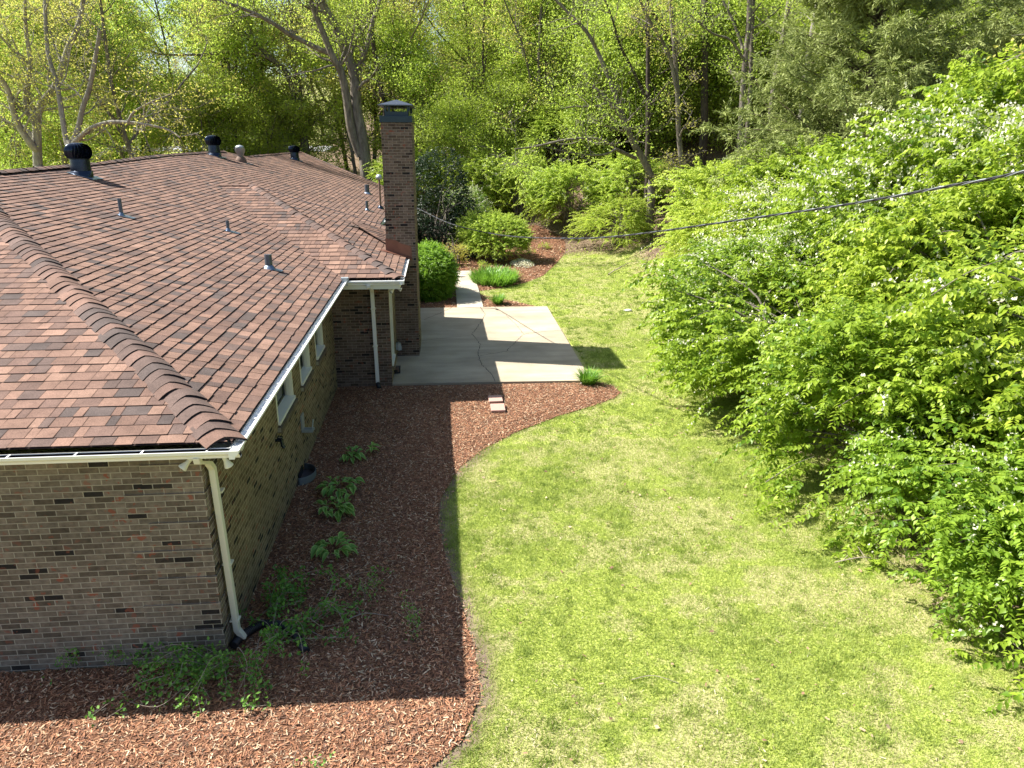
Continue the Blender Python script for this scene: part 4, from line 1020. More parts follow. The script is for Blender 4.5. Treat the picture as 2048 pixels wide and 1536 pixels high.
# strap-leaved clumps
def strap_clump(name, label, cat, seed, rad_, hgt, n, wd, mat, group=None, sq=(1, 1)):
    rng = np.random.default_rng(seed)
    V, F, Cc = [], [], []
    for i in range(n):
        a = rng.uniform(0, 2*np.pi); r0 = rad_*np.sqrt(rng.random())*.8; bx, by = r0*np.cos(a)*sq[0], r0*np.sin(a)*sq[1]
        a2 = a+rng.normal(scale=.9) if sq != (1, 1) else a+rng.normal(scale=.5); L_ = hgt*rng.uniform(.7, 1.3); lean = rng.uniform(.25, .9)
        d = np.array([np.cos(a2), np.sin(a2)]); s = np.array([-d[1], d[0]]); b0 = len(V); K = 5; tone = rng.uniform(0, 1)
        for k in range(K):
            t = k/(K-1); rr_ = lean*L_*t**1.3; z = L_*(t-.55*lean*t*t*1.2); w_ = wd*(1-t**2.5)*.5+.001
            for sg in (-1, 1): V.append((bx+d[0]*rr_+s[0]*w_*sg, by+d[1]*rr_+s[1]*w_*sg, max(.01, z))); Cc.append([min(1, tone*.6+.5*t)]*3)
        for k in range(K-1): F.append((b0+2*k, b0+2*k+1, b0+2*k+3, b0+2*k+2))
    o = np_mesh(name, V, np.array(F), mat, None, col=np.array(Cc)); return tag(o, label, cat, group)
o = strap_clump('liriope_clump', 'dark green grassy tuft at the front corner of the patio', 'grass tuft', 51, .2, .42, 330, .018, M_blade, 'grassy tufts beside the patio'); o.location = (6.05, 9.62, Hs(6, 9.6)+.04)
o = strap_clump('liriope_clump', 'dark green grassy tuft where the walk leaves the patio', 'grass tuft', 52, .17, .44, 260, .02, M_blade, 'grassy tufts beside the patio'); o.location = (4.55, 18.95, Hs(4.5, 18.9)+.04)
o = strap_clump('daylily_patch', 'dense bright green daylily patch right of the walk end', 'plant', 53, 1.0, .55, 1500, .035, M_blade, None, (1.15, 1.75)); o.location = (4.75, 23.6, .02); tag(o)
rng_ = np.random.default_rng(54); k = 900; a = rng_.uniform(0, 2*np.pi, k); r = np.sqrt(rng_.random(k))
C_ = np.stack([.55*r*np.cos(a), 1.1*r*np.sin(a), .05+.16*(1-r*r)+rng_.uniform(0, .05, k)], 1)
V, F, c = leaf_arrays(rng_, C_, unit(rng_.normal(size=(k, 3))+[0, 0, .5]), unit(rng_.normal(size=(k, 3))+[0, 0, 1.]), rng_.uniform(.04, .09, k), rng_.uniform(.03, .06, k), rng_.uniform(0, 1, k))
o = np_mesh('candytuft', V, F, M_blossom, None, col=c); o.location = (6.35, 27.6, Hs(6.35, 27.6)+.03); tag(o, 'low mound of white flowers behind the daylily patch', 'flowers')

# hostas
def hosta(label, seed, n, r, loc):
    rng = random.Random(seed); m = MB()
    for i in range(n):
        a = rng.uniform(0, 2*math.pi); q_ = math.sqrt(rng.random()); bx, by = r*.75*q_*math.cos(a), r*.75*q_*math.sin(a); az = a+rng.gauss(0, .6)
        L_ = rng.uniform(.13, .20); W_ = L_*rng.uniform(.42, .55); el = rng.uniform(.2, .9); d = Vector((math.cos(az), math.sin(az), 0)); s_ = Vector((-d.y, d.x, 0)); z0 = rng.uniform(.05, .15)
        base = Vector((bx, by, z0)); tl = rng.uniform(-.3, .3)
        for sg in (-1, 1):
            rows = []
            for t, w_ in ((0, .08), (.2, .75), (.45, 1), (.7, .8), (.9, .3), (1, .01)):
                c0 = base+d*(L_*t)+Vector((0, 0, L_*(math.sin(el)*t-.75*t*t)))
                inn = c0; e1 = c0+s_*sg*W_*.5*w_*.72+Vector((0, 0, .25*W_*w_+tl*sg*W_*w_*.5)); e2 = c0+s_*sg*W_*.5*w_+Vector((0, 0, .28*W_*w_+tl*sg*W_*w_*.6))
                rows.append((inn, e1, e2))
            for j in range(len(rows)-1):
                a0, b0, c0 = rows[j]; a1, b1, c1 = rows[j+1]
                v = rng.uniform(.0, .25); m.cur = (v, v, v); m.add([a0, b0, b1, a1], [(0, 1, 2, 3)], True)
                m.cur = (.9, .9, .9); m.add([b0, c0, c1, b1], [(0, 1, 2, 3)], True)
    o = m.build('hosta', M_hosta); o.location = loc; o.rotation_euler = (0, 0, seed); return tag(o, label, 'plant', 'hostas in the shaded mulch')
hosta('loose hosta with pale leaf edges, the farthest of the larger ones', 1, 22, .20, (.80, 5.45, .05))
hosta('single small hosta shoot, farthest from the near corner', 2, 6, .07, (1.17, 5.66, .05))
hosta('wide hosta level with the metal window well', 3, 46, .36, (.78, 4.15, .05))
hosta('full hosta just nearer than the window well', 4, 44, .30, (.80, 3.38, .05))
hosta('hosta clump standing alone halfway to the near corner', 5, 42, .27, (.93, 2.15, .05))

# low weeds sprawling at the near corner
def weed(label, seed, L_, n, loc, az, spread=.7, leaf=.05, nl=34, mat=None, cane=.0045):
    root = thing('weed', label, 'weed', loc, 0, 'weeds sprawling at the house corner'); rng = random.Random(seed); m = MB(); P_ = []
    for i in range(n):
        a = az+rng.uniform(-spread, spread); ln = L_*rng.uniform(.5, 1.15); d = Vector((math.cos(a), math.sin(a), 0)); hh = rng.uniform(.05, .32)
        s0 = Vector((rng.gauss(0, .06), rng.gauss(0, .06), .03)); pts = smooth_path([s0, s0+d*ln*.35+Vector((rng.gauss(0, .05), rng.gauss(0, .05), hh)), s0+d*ln*.7+Vector((rng.gauss(0, .08), rng.gauss(0, .08), hh*.8)), s0+d*ln+Vector((rng.gauss(0, .1), rng.gauss(0, .1), .06))], 5)
        m.tube(pts, [cane*(1-.7*k/len(pts)) for k in range(len(pts))], 4, False); P_ += [(p_, d) for p_ in pts[2:]]
    m.build('stem', M_twig, root)
    r2 = np.random.default_rng(seed); k = int(n*nl*1.9); idx = r2.integers(0, len(P_), k)
    cl = r2.random(len(P_)) < .55
    C_ = np.array([P_[i][0] for i in idx])+r2.normal(scale=.035, size=(k, 3)); C_[:, 2] = np.maximum(C_[:, 2], .02); keep = cl[idx]; C_ = C_[keep]; k = len(C_)
    V, F, c = leaf_arrays(r2, C_, unit(r2.normal(size=(k, 3))+[0, 0, .2]), unit(r2.normal(size=(k, 3))*.5+[0, 0, 1.]), r2.uniform(.6, 1.3, k)*leaf, r2.uniform(.5, .9, k)*leaf, r2.uniform(0, 1, k))
    np_mesh('foliage', V, F, mat or M_weed, root, col=c); return root
weed('tangle of thorny canes and small leaves beside the near downspout', 1, .95, 15, (.55, .20, .05), .2, 2.6, nl=46)
weed('canes with small leaves spreading in front of the brick wall', 2, 1.05, 15, (-.05, -.2, .05), 3.35, .6, nl=48)
weed('leafy canes trailing toward the camera from the house corner', 3, .80, 10, (.12, -.12, .05), -1.6, .7, nl=42)
weed('sparse runners reaching across the mulch from the tangle', 4, .95, 8, (.85, .55, .05), .45, .8, nl=30)
weed('leafy sprig climbing up from the tangle along the side wall', 5, .8, 9, (.32, .75, .05), 1.1, .6, nl=50)
for i, (x, y, lb) in enumerate([(-1.68, -.06, 'little green weed against the foot of the front wall, the left one'), (-1.22, -.06, 'little green weed against the foot of the front wall, the right one'), (1.55, 1.05, 'tiny weed alone in the mulch right of the tangle'), (1.3, -1.95, 'tiny weed in the sunlit mulch at the bottom'), (2.1, .35, 'tiny weed near the mulch edge')]):
    weed(lb, 20+i, .13, 5, (x, y, .04), i, 2.5, .034, 20, cane=.003)

def twig(label, pts, r=.012, mat=None, br=2, seed=1):
    rng = random.Random(seed); m = MB(); P = smooth_path([(x, y, Hs(x, y)+z) for x, y, z in pts], 6)
    m.tube(P, [r*(1-.65*k/len(P)) for k in range(len(P))], 5, False)
    for i in range(br):
        q_ = P[rng.randrange(2, len(P)-2)]; d = Vector((rng.gauss(0, 1), rng.gauss(0, 1), rng.uniform(.1, .5))).normalized()*rng.uniform(.15, .35)
        m.tube([q_, q_+d*.6+Vector((0, 0, .02)), q_+d], [r*.5, r*.4, r*.2], 4, False)
    o = m.build('fallen_twig', mat or M_twig); return tag(o, label, 'twig', 'fallen twigs on the ground')
twig('forked twig lying in the shadow under the low shrub', [(8.0, 1.35, .03), (8.4, 1.3, .12), (8.8, 1.2, .05)], .010, seed=2)
twig('thin pale twig alone on the near lawn', [(4.55, -.75, .02), (4.8, -.72, .03), (5.05, -.85, .02)], .006, br=0, seed=3)
twig('long grey twig lying across the mulch by the tangle', [(1.25, .52, .06), (1.5, .62, .10), (1.8, .60, .06)], .008, seed=4)
twig('fallen branch with upright shoots at the far end of the lawn', [(9.9, 24.9, .03), (10.4, 25.6, .1), (11.2, 26.6, .08)], .03, br=5, seed=5)
twig('arching bare twig over the lawn at the right border', [(9.7, .1, .05), (9.95, .25, .22), (10.3, .2, .2)], .010, seed=6)

# ------------------------------------------------------------------ trees
def wander(rng, p0, d, L_, n, wob, up=.0):
    P = [Vector(p0)]; d = Vector(d).normalized()
    for i in range(n):
        d = (d+Vector((rng.gauss(0, wob), rng.gauss(0, wob), rng.gauss(0, wob)+up))).normalized(); P.append(P[-1]+d*(L_/n))
    return P
def branch_out(rng, m, stems, nb1, L1, nb2, L2, nb3, L3, start=.35, spread=.75, sides=(7, 5, 4, 3)):
    """stems: list of (pts, r0, r1); returns tip points"""
    tips = []
    def sample(P, t):
        x = t*(len(P)-1); i = min(int(x), len(P)-2); return P[i].lerp(P[i+1], x-i), (P[i+1]-P[i]).normalized()
    for P, r0, r1, nb in stems:
        m.tube(P, [r0+(r1-r0)*k/(len(P)-1) for k in range(len(P))], sides[0])
        for i in range(nb):
            t = rng.uniform(start, 1) if i else 1; q_, d = sample(P, t); rr_ = (r0+(r1-r0)*t)
            a = rng.uniform(0, 2*math.pi); o_ = d.orthogonal().normalized(); o_.rotate(Matrix.Rotation(a, 3, d))
            dd = (d*(1-spread)+o_*spread+Vector((0, 0, .15))).normalized()
            l1 = L1*rng.uniform(.6, 1.15)*(1.15-.45*t); B = wander(rng, q_, dd, l1, 6, .13, .05); rb_ = rr_*rng.uniform(.32, .5)
            m.tube(B, [rb_*(1-.75*k/6) for k in range(7)], sides[1], False)
            for j in range(nb2):
                t2 = rng.uniform(.25, 1); q2, d2 = sample(B, t2); o2 = Vector((rng.gauss(0, 1), rng.gauss(0, 1), rng.gauss(0, .7))).normalized()
                B2 = wander(rng, q2, d2*.5+o2*.7, L2*rng.uniform(.5, 1.2), 4, .16, .03); r2_ = rb_*(1-.7*t2)*.5
                m.tube(B2, [max(.008, r2_*(1-.7*k/4)) for k in range(5)], sides[2], False)
                for k_ in range(nb3):
                    t3 = rng.uniform(.3, 1); q3, d3 = sample(B2, t3); o3 = Vector((rng.gauss(0, 1), rng.gauss(0, 1), rng.gauss(0, .6))).normalized()
                    e = q3+(d3*.5+o3*.7).normalized()*L3*rng.uniform(.5, 1.2); m.tube([q3, e], [.011, .006], 3, False, False); tips.append((q3, e))
                tips.append((B2[-2], B2[-1]))
    return tips
def crown(rng_seed, tips, nl, size, mat, parent, sig=.28, flat=1.1, wfac=.62, tone_by_h=0):
    r = np.random.default_rng(rng_seed); A = np.array([t[0] for t in tips]); B = np.array([t[1] for t in tips])
    k = len(tips)*nl; idx = np.repeat(np.arange(len(tips)), nl); cl = r.uniform(0, 1, len(tips)); dens = r.uniform(.25, 1, len(tips))
    keep = r.random(k) < dens[idx]; idx = idx[keep]; k = len(idx)
    t = r.uniform(.1, 1.15, k)[:, None]; C_ = A[idx]*(1-t)+B[idx]*t+r.normal(scale=sig, size=(k, 3))*np.array([1, 1, .7])
    V, F, c = leaf_arrays(r, C_, unit(r.normal(size=(k, 3))+[0, 0, -.3]), unit(r.normal(size=(k, 3))*flat+[0, 0, 1.]), size*r.uniform(.6, 1.3, k), size*wfac*r.uniform(.6, 1.2, k), .55*cl[idx]+r.uniform(0, .5, k))
    return np_mesh('crown', V, F, mat, parent, col=c)
def explicit_tree(name, label, key, seed, bark, lmat, nb, L1, nb2, L2, nb3, L3, nl, size, sig=.3, start=.3, group=None, cat='tree'):
    rng = random.Random(seed); st = TREES[key]; p0 = st[0][2][0]; gz = Hs(p0[0], p0[1])
    root = thing(name, label, cat, (p0[0], p0[1], gz), 0, group); m = MB(); O = Vector((p0[0], p0[1], gz)); S = []
    for i, (r0, r1, pts) in enumerate(st):
        P = [Vector(p_)-O for p_ in pts]
        if i == 0: P = [Vector((P[0].x, P[0].y, -.4))]+P
        elif key in ('twin',) and i == 1: P = [Vector((P[0].x, P[0].y, -.4))]+P
        P = smooth_path(P, 4); S.append((P, r0, r1, max(2, int(nb*(len(pts)/7)))))
    tips = branch_out(rng, m, S, nb, L1, nb2, L2, nb3, L3, start)
    m.build('trunk', bark, root); crown(seed, tips, nl, size, lmat, root, sig)
    return root
explicit_tree('ash_tree', 'big forked grey tree rising behind the roof just left of the chimney', 'ash', 61, M_bark, M_wood, 10, 3.6, 5, 1.6, 4, .8, 16, .115, .32)
explicit_tree('ash_tree', 'leaning tree with a long pale horizontal limb left of the forked tree', 'ash2', 62, M_bark, M_yel, 10, 3.4, 5, 1.6, 4, .8, 15, .115, .32)
explicit_tree('slender_tree', 'slender dark trunk passing up just behind the chimney cap', 'pole', 63, M_barkd, M_wood, 8, 2.6, 4, 1.4, 3, .7, 14, .10, start=.5)
explicit_tree('maple_tree', 'pale many limbed tree with yellow leaves at the left border', 'left', 64, M_barkl, M_yel, 11, 3.0, 5, 1.4, 4, .7, 19, .10, .28)
explicit_tree('maple_tree', 'tree with a long low arching bare branch over the roof turbine', 'arch', 65, M_barkl, M_yel, 7, 2.2, 4, 1.2, 4, .6, 7, .11, .25)
explicit_tree('leaning_tree', 'grey tree leaning left with a snapped top at the wood edge', 'lean', 66, M_bark, M_wood, 7, 2.2, 4, 1.2, 4, .6, 8, .12, .25)
explicit_tree('wood_tree', 'straight dark trunk just right of the leaning grey tree', 'vine', 67, M_barkd, M_wood, 9, 2.4, 4, 1.2, 4, .6, 14, .10, start=.5)
explicit_tree('wood_tree', 'vine covered trunk with reddish leaves left of the thick dark trunk', 'ivy', 68, M_bark, M_yel, 12, 1.6, 5, .9, 4, .5, 7, .10, .2, .1)
explicit_tree('wood_tree', 'thick dark trunk dividing behind the vine covered one', 'dark', 69, M_barkd, M_wood, 9, 2.6, 4, 1.4, 4, .7, 14, .10, start=.5)
explicit_tree('wood_tree', 'pair of slender grey trunks standing side by side left of the cedar', 'twin', 70, M_bark, M_wood, 8, 2.2, 4, 1.2, 4, .6, 14, .10, start=.5)
explicit_tree('wood_tree', 'pale slender trunk emerging above the cedar, the right one', 'pale', 71, M_barkl, M_wood, 8, 2.2, 4, 1.2, 4, .6, 14, .10, start=.5)
explicit_tree('wood_tree', 'grey slender trunk emerging above the cedar, the left one', 'grey', 72, M_bark, M_wood, 8, 2.2, 4, 1.2, 4, .6, 14, .10, start=.5)

# generic wood trees
def make_tree(name, label, group, seed, h, tr, bark, lmat, nb, L1, nb2, L2, nb3, L3, nl, size, start=.35, lean=.05, sig=.35, spread=.75, fork=0, cat='tree'):
    rng = random.Random(seed); root = thing(name, label, cat, (0, 0, 0), 0, group); m = MB(); S = []
    P = wander(rng, (0, 0, -.5), (rng.gauss(0, lean), rng.gauss(0, lean), 1), h, 10, .05, .03); S.append((P, tr, tr*.3, nb))
    for i in range(fork):
        k = rng.randint(3, 6); Q = wander(rng, P[k], (rng.gauss(0, .6), rng.gauss(0, .6), 1), h*(1-k/11)*.9, 7, .07, .05); S.append((Q, tr*.55, tr*.18, nb//2))
    tips = branch_out(rng, m, S, nb, L1, nb2, L2, nb3, L3, start, spread)
    m.build('trunk', bark, root); crown(seed, tips, nl, size, lmat, root, sig)
    return root
WG = 'trees of the wood behind the house and lawn'
P1_ = [make_tree('wood_tree', '', WG, 80, 19, .30, M_bark, M_wood, 20, 4.2, 5, 2.0, 5, 1.0, 26, .19, .3, fork=1),
       make_tree('wood_tree', '', WG, 81, 21, .26, M_barkd, M_wood, 20, 4.0, 5, 2.0, 5, 1.0, 25, .19, .35, fork=2),
       make_tree('wood_tree', '', WG, 82, 17, .22, M_bark, M_yel, 18, 3.8, 5, 1.9, 5, 1.0, 24, .18, .25, fork=1),
       make_tree('wood_tree', '', WG, 83, 15, .20, M_barkd, M_green, 18, 3.4, 5, 1.8, 5, .9, 28, .18, .2, fork=1),
       make_tree('wood_tree', '', WG, 84, 12, .14, M_bark, M_wood, 16, 3.0, 5, 1.5, 5, .8, 30, .155, .1, fork=3),
       make_tree('wood_tree', '', WG, 85, 8, .09, M_bark, M_under, 14, 2.4, 5, 1.2, 5, .7, 28, .145, .05, fork=5)]
P1_.append(make_tree('wood_tree', '', WG, 86, 17, .17, M_bark, M_yel, 24, 3.6, 6, 1.8, 4, .9, 8, .15, .2, fork=2))
P1_.append(make_tree('wood_tree', '', WG, 87, 15, .12, M_barkd, M_wood, 18, 2.6, 5, 1.4, 4, .8, 10, .15, .3, fork=1))
KINDLAB = ['tall grey barked light green tree', 'tall dark trunked light green tree', 'yellow leafed tree', 'dark green leafed tree', 'bushy young bright green tree', 'small many stemmed bright green tree', 'nearly bare grey branched tree', 'thin dark trunked sparse tree']
ZONE = [(lambda x, y: x < -9, 'in the wood left of the house roof'), (lambda x, y: x < 2, 'in the wood behind the roof and chimney'), (lambda x, y: x < 14, 'on the slope behind the lawn end'), (lambda x, y: True, 'on the wooded bank at the right')]
rng = random.Random(101); used = {}
SP = []
def ring(x0, x1, y0, y1, nx_, ny_, kinds, jit=.35):
    for j in range(ny_):
        for i in range(nx_):
            x = x0+(i+.5+rng.uniform(-jit, jit))*(x1-x0)/nx_; y = y0+(j+.5+rng.uniform(-jit, jit))*(y1-y0)/ny_
            SP.append((x, y, rng.choice(kinds)))
ring(2, 15, 41, 50, 4, 2, [4, 5, 5, 4])            # understory just behind the shrubs
ring(-4, 3, 47, 54, 3, 1, [5, 4])
ring(3, 32, 50, 58, 4, 1, [0, 1, 7])
ring(-10, 48, 64, 82, 6, 1, [0, 1, 2])
ring(5, 56, 52, 94, 10, 4, [5, 4, 5, 5])
ring(-20, 62, 92, 112, 8, 1, [0, 1, 0, 2])
ring(24, 46, 26, 46, 3, 2, [0, 1, 3, 4])
ring(-26, -10, 42, 58, 3, 2, [2, 0, 5, 4])
ring(-36, -19, 28, 42, 2, 1, [2, 4])
ring(-48, -8, 62, 78, 5, 1, [0, 2, 3])
ring(-70, -12, 96, 120, 6, 1, [0, 1, 7])
ring(-44, -8, 46, 62, 5, 2, [5, 2, 5, 7, 2])
ring(-60, 2, 66, 80, 7, 1, [4, 2, 5])
ring(8, 40, 44, 58, 6, 2, [5, 5, 4, 5])
ring(12, 27, 37.5, 43, 5, 2, [5])
ring(24, 34, 28, 38, 2, 2, [5])
ring(24, 60, 34, 70, 6, 3, [5, 4, 1, 5, 2])
ring(26, 50, 8, 30, 4, 2, [0, 3, 4])
ring(10, 90, 112, 140, 9, 2, [0, 1, 3])
ring(45, 90, 50, 110, 5, 3, [0, 1, 3])
ring(-14, 3, 46, 60, 4, 2, [6, 7, 6])
ring(3, 26, 38, 54, 6, 2, [6, 7, 7])
ring(-40, -12, 36, 60, 4, 2, [6, 7, 6])
for x, y in [(-9.5, 49), (-7.5, 52), (-11.8, 53)]: SP.append((x, y, 5))
for x, y, k in SP:
    if -11 < x < -3 and 56 < y < 90 and abs(x+7.5*y/60) < 5: continue      # gap that shows the street
    pr = P1_[k]; o = pr if k not in used else copy_tree(pr); used[k] = 1
    zn = next(z for f, z in ZONE if f(x, y))
    o['label'] = KINDLAB[k]+' '+zn; o['group'] = KINDLAB[k]+' '+zn
    s = rng.uniform(.85, 1.15); put(o, x, y, s, rng.uniform(0, 6.28))
for k, pr in enumerate(P1_):
    if k not in used:
        for c in list(pr.children): bpy.data.objects.remove(c)
        bpy.data.objects.remove(pr)

# the cedar
def cedar(label, seed, x, y, h, R_, n):
    root = thing('cedar_tree', label, 'tree', (x, y, Hs(x, y))); rng = random.Random(seed); r = np.random.default_rng(seed); m = MB()
    P = wander(rng, (0, 0, -.5), (0, 0, 1), h, 10, .03); m.tube(P, [.30*(1-.85*k/10) for k in range(11)], 8)
    Cs, As = [], []
    for i in range(175):
        t = rng.uniform(.06, .98); q_ = P[0].lerp(P[-1], t); a = rng.uniform(0, 2*math.pi); ln = R_*(1-t**1.6)*rng.uniform(.65, 1.12)+.3
        d = Vector((math.cos(a), math.sin(a), rng.uniform(.0, .55))); B = wander(rng, q_, d, ln, 6, .12, .02)
        m.tube(B, [.05*(1-.8*k/6)*(1-.5*t) for k in range(7)], 4, False)
        for j in range(n):
            s_ = rng.uniform(.25, 1.05); xx = min(s_, .999)*6; ii_ = int(xx); pb = B[ii_].lerp(B[ii_+1], xx-ii_)
            dd = (d.normalized()*.5+Vector((rng.gauss(0, .7), rng.gauss(0, .7), rng.gauss(-.1, .45)))).normalized(); l = rng.uniform(.25, .7)
            for k in range(14):
                u = k/14; c = pb+dd*l*u+Vector((rng.gauss(0, .03), rng.gauss(0, .03), -.25*l*u*u+rng.gauss(0, .03)))
                Cs.append(c); As.append(dd+Vector((rng.gauss(0, .55), rng.gauss(0, .55), rng.gauss(-.25, .45))))
    m.build('trunk', M_cedarb, root); C_ = np.array(Cs); A_ = unit(np.array(As)); k = len(C_)
    V, F, c = leaf_arrays(r, C_, A_, unit(r.normal(size=(k, 3))), r.uniform(.12, .24, k), r.uniform(.028, .05, k), np.repeat(r.uniform(0, .6, (k+13)//14), 14)[:k]+r.uniform(0, .4, k))
    np_mesh('crown', V, F, M_cedar, root, col=c); return root
cedar('broad olive green cedar on the bank at the upper right', 91, 18.3, 20.0, 13.0, 6.2, 70)
o = cedar('second darker cedar partly behind the first at the right border', 92, 24.5, 17.5, 14, 5.0, 40)
o = cedar('small cedar showing left of the big cedar foot', 93, 17.6, 24.6, 5.0, 2.2, 30)

# branch tip hanging in at the top right corner
def overhang():
    rng = random.Random(5); root = thing('overhanging_tree', 'maple with bright yellow leaves and bare twigs reaching in at the top right corner', 'tree', (17.2, 3.2, Hs(17.2, 3.2))); gz = Hs(17.2, 3.2)
    O = Vector((17.2, 3.2, gz)); m = MB(); S = []
    P = smooth_path([Vector((0, 0, -.4)), Vector((.1, .2, 4)), Vector((-.2, .6, 8)), Vector((0, 1, 12))], 5); S.append((P, .22, .08, 6))
    Q = smooth_path([Vector((-.1, .4, 6.6)), Vector((-1.6, 1.0, 6.9)), Vector((-3.4, 1.6, 6.45)), Vector((-4.6, 2.0, 5.75))], 5); S.append((Q, .06, .015, 7))
    tips = branch_out(rng, m, S, 6, 1.3, 4, .7, 3, .4, .3); m.build('trunk', M_barkl, root)
    tips = [t for t in tips if rng.random() < .6]; crown(5, tips, 12, .10, M_yel, root, .14)
overhang()

# ------------------------------------------------------------------ grass, chips, litter
r = np.random.default_rng(7)
def scatter(n, x0, x1, y0, y1, dens=None):
    x = r.uniform(x0, x1, n); y = r.uniform(y0, y1, n)
    if dens is not None:
        k = r.random(n) < dens(x, y); x, y = x[k], y[k]
    return x, y
def on_lawn(x, y):
    ok = ~inside(x, y, mainbed) & ~inside(x, y, FARBED) & ~inside(x, y, SMALLBED) & ~inside(x, y, LEFTBED)
    ok &= ~((x > 1.2) & (x < 6.3) & (y > 9.8) & (y < 18.5)) & ~((x > 3.05) & (x < 4.05) & (y > 18.3) & (y < 26.3)) & ~((x < 1.4) & (y > -.1))
    return ok
def blades(n, box, hmin, hmax, wd, dens):
    x, y = scatter(n, *box, dens); m_ = on_lawn(x, y); x, y = x[m_], y[m_]; k = len(x)
    z = H(x, y)-.004; a = r.uniform(0, 2*np.pi, k); hh = r.uniform(hmin, hmax, k); lean = r.uniform(.2, 1.1, k)
    dx, dy = np.cos(a), np.sin(a); b2 = r.uniform(0, 2*np.pi, k); sx, sy = np.cos(b2)*wd/2, np.sin(b2)*wd/2
    V = np.stack([np.stack([x-sx, y-sy, z], 1), np.stack([x+sx, y+sy, z], 1), np.stack([x+dx*hh*lean, y+dy*hh*lean, z+hh*(1-.35*lean)], 1)], 1).reshape(-1, 3)
    i = np.arange(k)*3; F = np.stack([i, i+1, i+2], 1); c = np.clip(vnoise(x, y, 2.9, 9)*.35+vnoise(x, y, 9, 19)*.25+r.uniform(-.1, .6, k), 0, 1); c = np.repeat(c, 3); return V, F, np.stack([c, c, c], 1)
dirtm = lambda x, y: np.exp(-(seg_dist(x, y, BED[4:14])/.17)**2)*(y < 6)
straw_ = lambda x, y: (1-.93*dirtm(x+.05, y))* np.clip(1.35-1.1*(vnoise(x, y, .5, 5)*.25+vnoise(x, y, 1.9, 6)*.4+vnoise(x, y, 4.7, 16)*.35), .58, 1)*(1-.85*litter_mask(x, y))
def clumps(n, box, per, hmin, hmax, wd):
    global scatter
    cx_, cy_ = scatter(n, *box); x0 = np.repeat(cx_, per)+r.normal(scale=.045, size=n*per); y0 = np.repeat(cy_, per)+r.normal(scale=.045, size=n*per)
    old = scatter; scatter = lambda *a: (x0, y0)
    V, F, c = blades(0, (0, 0, 0, 0), hmin, hmax, wd, None); scatter = old; return V, F, c*.45
parts = [clumps(1100, (2.5, 10, -3.2, 12), 46, .03, .085, .011), clumps(500, (3.5, 12, 12, 29), 40, .05, .10, .02), blades(430000, (2.2, 10.5, -3.2, 6), .025, .07, .009, straw_), blades(230000, (2.2, 11.5, 6, 17), .03, .065, .014, straw_), blades(90000, (3.9, 12.5, 17, 31), .04, .08, .024, straw_)]
off = 0; Fs = []; 
for V, F, c in parts: Fs.append(F+off); off += len(V)
o = np_mesh('grass', np.concatenate([p_[0] for p_ in parts]), np.concatenate(Fs), M_grass, None, col=np.concatenate([p_[2] for p_ in parts]))
tag(o, 'short sunlit lawn grass with thin patches', 'grass', kind='stuff')

def flakes(x, y, L0, L1, wr, cols, tilt=.35, zoff=.01, zf=None):
    k = len(x); z = (H(x, y) if zf is None else zf(x, y))+zoff; a = r.uniform(0, 2*np.pi, k); L_ = r.uniform(L0, L1, k); W_ = L_*r.uniform(*wr, k)
    A = np.stack([np.cos(a), np.sin(a), r.normal(scale=tilt, size=k)*.6], 1); A = unit(A); S = unit(np.cross(A, np.stack([r.normal(scale=tilt, size=k), r.normal(scale=tilt, size=k), np.ones(k)], 1)))
    C_ = np.stack([x, y, z+np.abs(A[:, 2])*L_*.4], 1); a_ = A*L_[:, None]/2; s_ = S*W_[:, None]/2
    V = np.stack([C_-a_-s_, C_-a_+s_, C_+a_+s_*.8, C_+a_-s_*.8], 1).reshape(-1, 3); i = np.arange(k)*4; F = np.stack([i, i+1, i+2, i+3], 1)
    cc = np.array(cols)[r.integers(0, len(cols), k)]*r.uniform(.75, 1.25, (k, 1)); return V, F, np.repeat(cc, 4, 0)
def bedz(poly):
    pl = poly+[poly[0]]
    def f(x, y):
        d = np.minimum(1, seg_dist(x, y, pl)/.4); return H(x, y)+.010+.042*d+.02*(vnoise(x, y, 1.1)-.5)*d
    return f
MC = [(.30, .135, .070), (.34, .16, .082), (.23, .105, .058), (.17, .085, .052), (.11, .062, .042), (.36, .19, .105), (.27, .125, .072), (.43, .28, .17), (.54, .41, .27), (.32, .15, .08), (.15, .085, .055), (.40, .22, .12)]
def chips(n, poly, box, sz, label):
    x, y = scatter(n, *box); jt = .07*(vnoise(x, y, 7, 31)-.42); k = inside(x+jt, y+jt, poly) | (inside(x+r.normal(scale=.05, size=len(x)), y+r.normal(scale=.05, size=len(x)), poly) & (r.random(len(x)) < .5)); x, y = x[k], y[k]; k = ~((x > 0) & (x < .27) & (np.abs(y-4.83) < .3)) & ~((x > 1.3) & (x < 6.2) & (y > 9.8) & (y < 18.4)) & ((x > 0) | (y < 0) | (y > 11)); x, y = x[k], y[k]
    V, F, c = flakes(x, y, sz*.5, sz*1.35, (.12, .30), MC, .35, .008, bedz(poly)); o = np_mesh('mulch_chips', V, F, M_chip, None, col=c); tag(o, label, 'mulch', kind='stuff')
chips(330000, mainbed, (-4.5, 6.9, -3.3, 9.93), .045, 'shredded reddish wood chips covering the main bed')
chips(30000, FARBED, (1, 9.5, 21, 37), .10, 'shredded wood chips on the far sloping bed')
chips(5000, SMALLBED, (4, 6.1, 18.4, 21), .07, 'shredded wood chips in the small bed by the patio')
chips(5000, LEFTBED, (1.3, 3.1, 18.4, 26.4), .07, 'shredded wood chips under the round shrub')
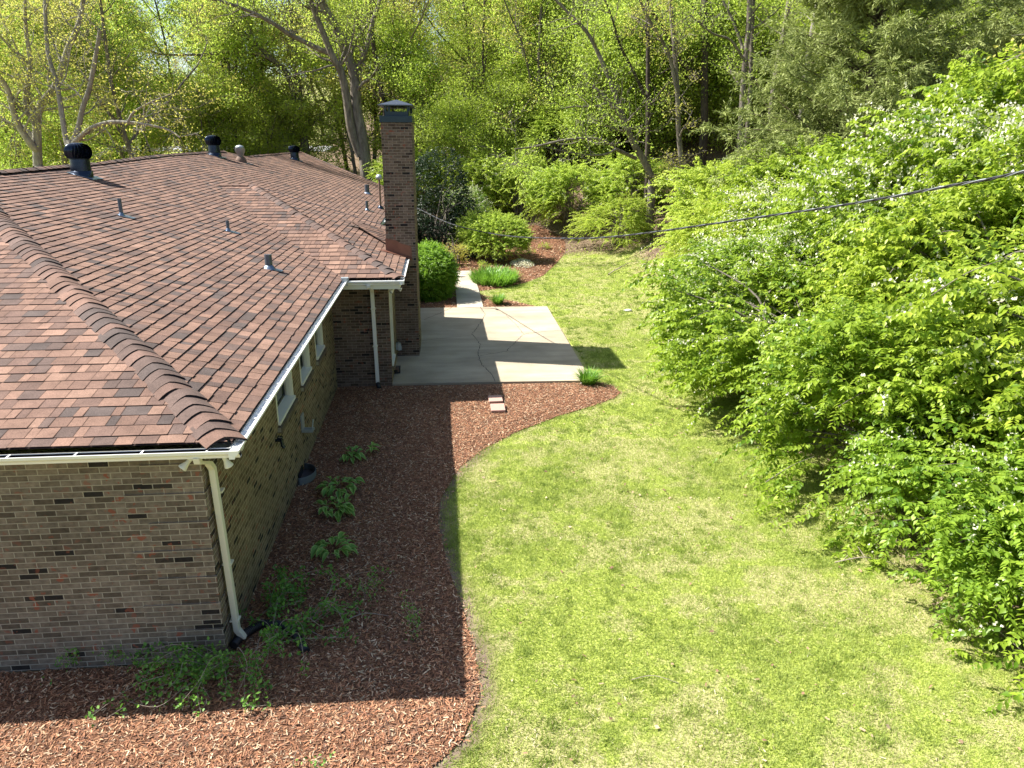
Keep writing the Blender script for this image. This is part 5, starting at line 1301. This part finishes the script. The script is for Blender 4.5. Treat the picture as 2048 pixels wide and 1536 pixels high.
# straw and leaf litter
x, y = scatter(110000, 2.2, 12, -3.2, 30, lambda x, y: np.clip((vnoise(x, y, .5, 5)*.25+vnoise(x, y, 1.9, 6)*.4+vnoise(x, y, 4.7, 16)*.35)*1.4-.5, .06, 1)*(1-.9*dirtm(x+.05, y))); k = on_lawn(x, y); x, y = x[k], y[k]
V, F, c = flakes(x, y, .02, .06, (.06, .14), [(.50, .42, .27), (.42, .34, .21), (.34, .26, .16), (.56, .50, .36)], .2, .014)
o = np_mesh('dry_thatch', V, F, M_straw, None, col=c); tag(o, 'dry straw coloured thatch lying in the thin grass', 'thatch', kind='stuff')
x, y = scatter(900, 2.5, 11, -3.2, 30); k = on_lawn(x, y); x, y = x[k], y[k]
V, F, c = flakes(x, y, .025, .06, (.4, .8), [(.30, .20, .12), (.42, .32, .20), (.22, .13, .08)], .4, .03)
o = np_mesh('fallen_leaves', V, F, M_straw, None, col=c); tag(o, 'stray dead leaves scattered over the lawn', 'leaves', kind='stuff')
x, y = scatter(130000, 6.5, 24, -4, 44, lambda x, y: litter_mask(x, y)); k = on_lawn(x, y); x, y = x[k], y[k]
V, F, c = flakes(x, y, .035, .075, (.4, .8), [(.24, .17, .11), (.30, .22, .15), (.18, .12, .08), (.36, .28, .20), (.12, .08, .055)], .5, .012)
o = np_mesh('leaf_litter', V, F, M_straw, None, col=c); tag(o, 'brown fallen leaves along the wood edge', 'leaf litter', kind='stuff')
# scattered ground cover along the bank
x, y = scatter(16000, 8.5, 20, -3, 42, lambda x, y: np.clip(litter_mask(x, y), 0, 1)*np.clip(vnoise(x, y, .8, 12)*2.2-.9, 0, 1)); k = len(x)
C_ = np.stack([x, y, H(x, y)+r.uniform(.02, .22, k)], 1); V, F, c = leaf_arrays(r, C_, unit(r.normal(size=(k, 3))+[0, 0, .3]), unit(r.normal(size=(k, 3))*.5+[0, 0, 1.]), r.uniform(.05, .12, k), r.uniform(.03, .07, k), r.uniform(0, 1, k))
o = np_mesh('ground_cover', V, F, M_under, None, col=c); tag(o, 'low green ground cover on the bank under the shrubs', 'ground cover', kind='stuff')
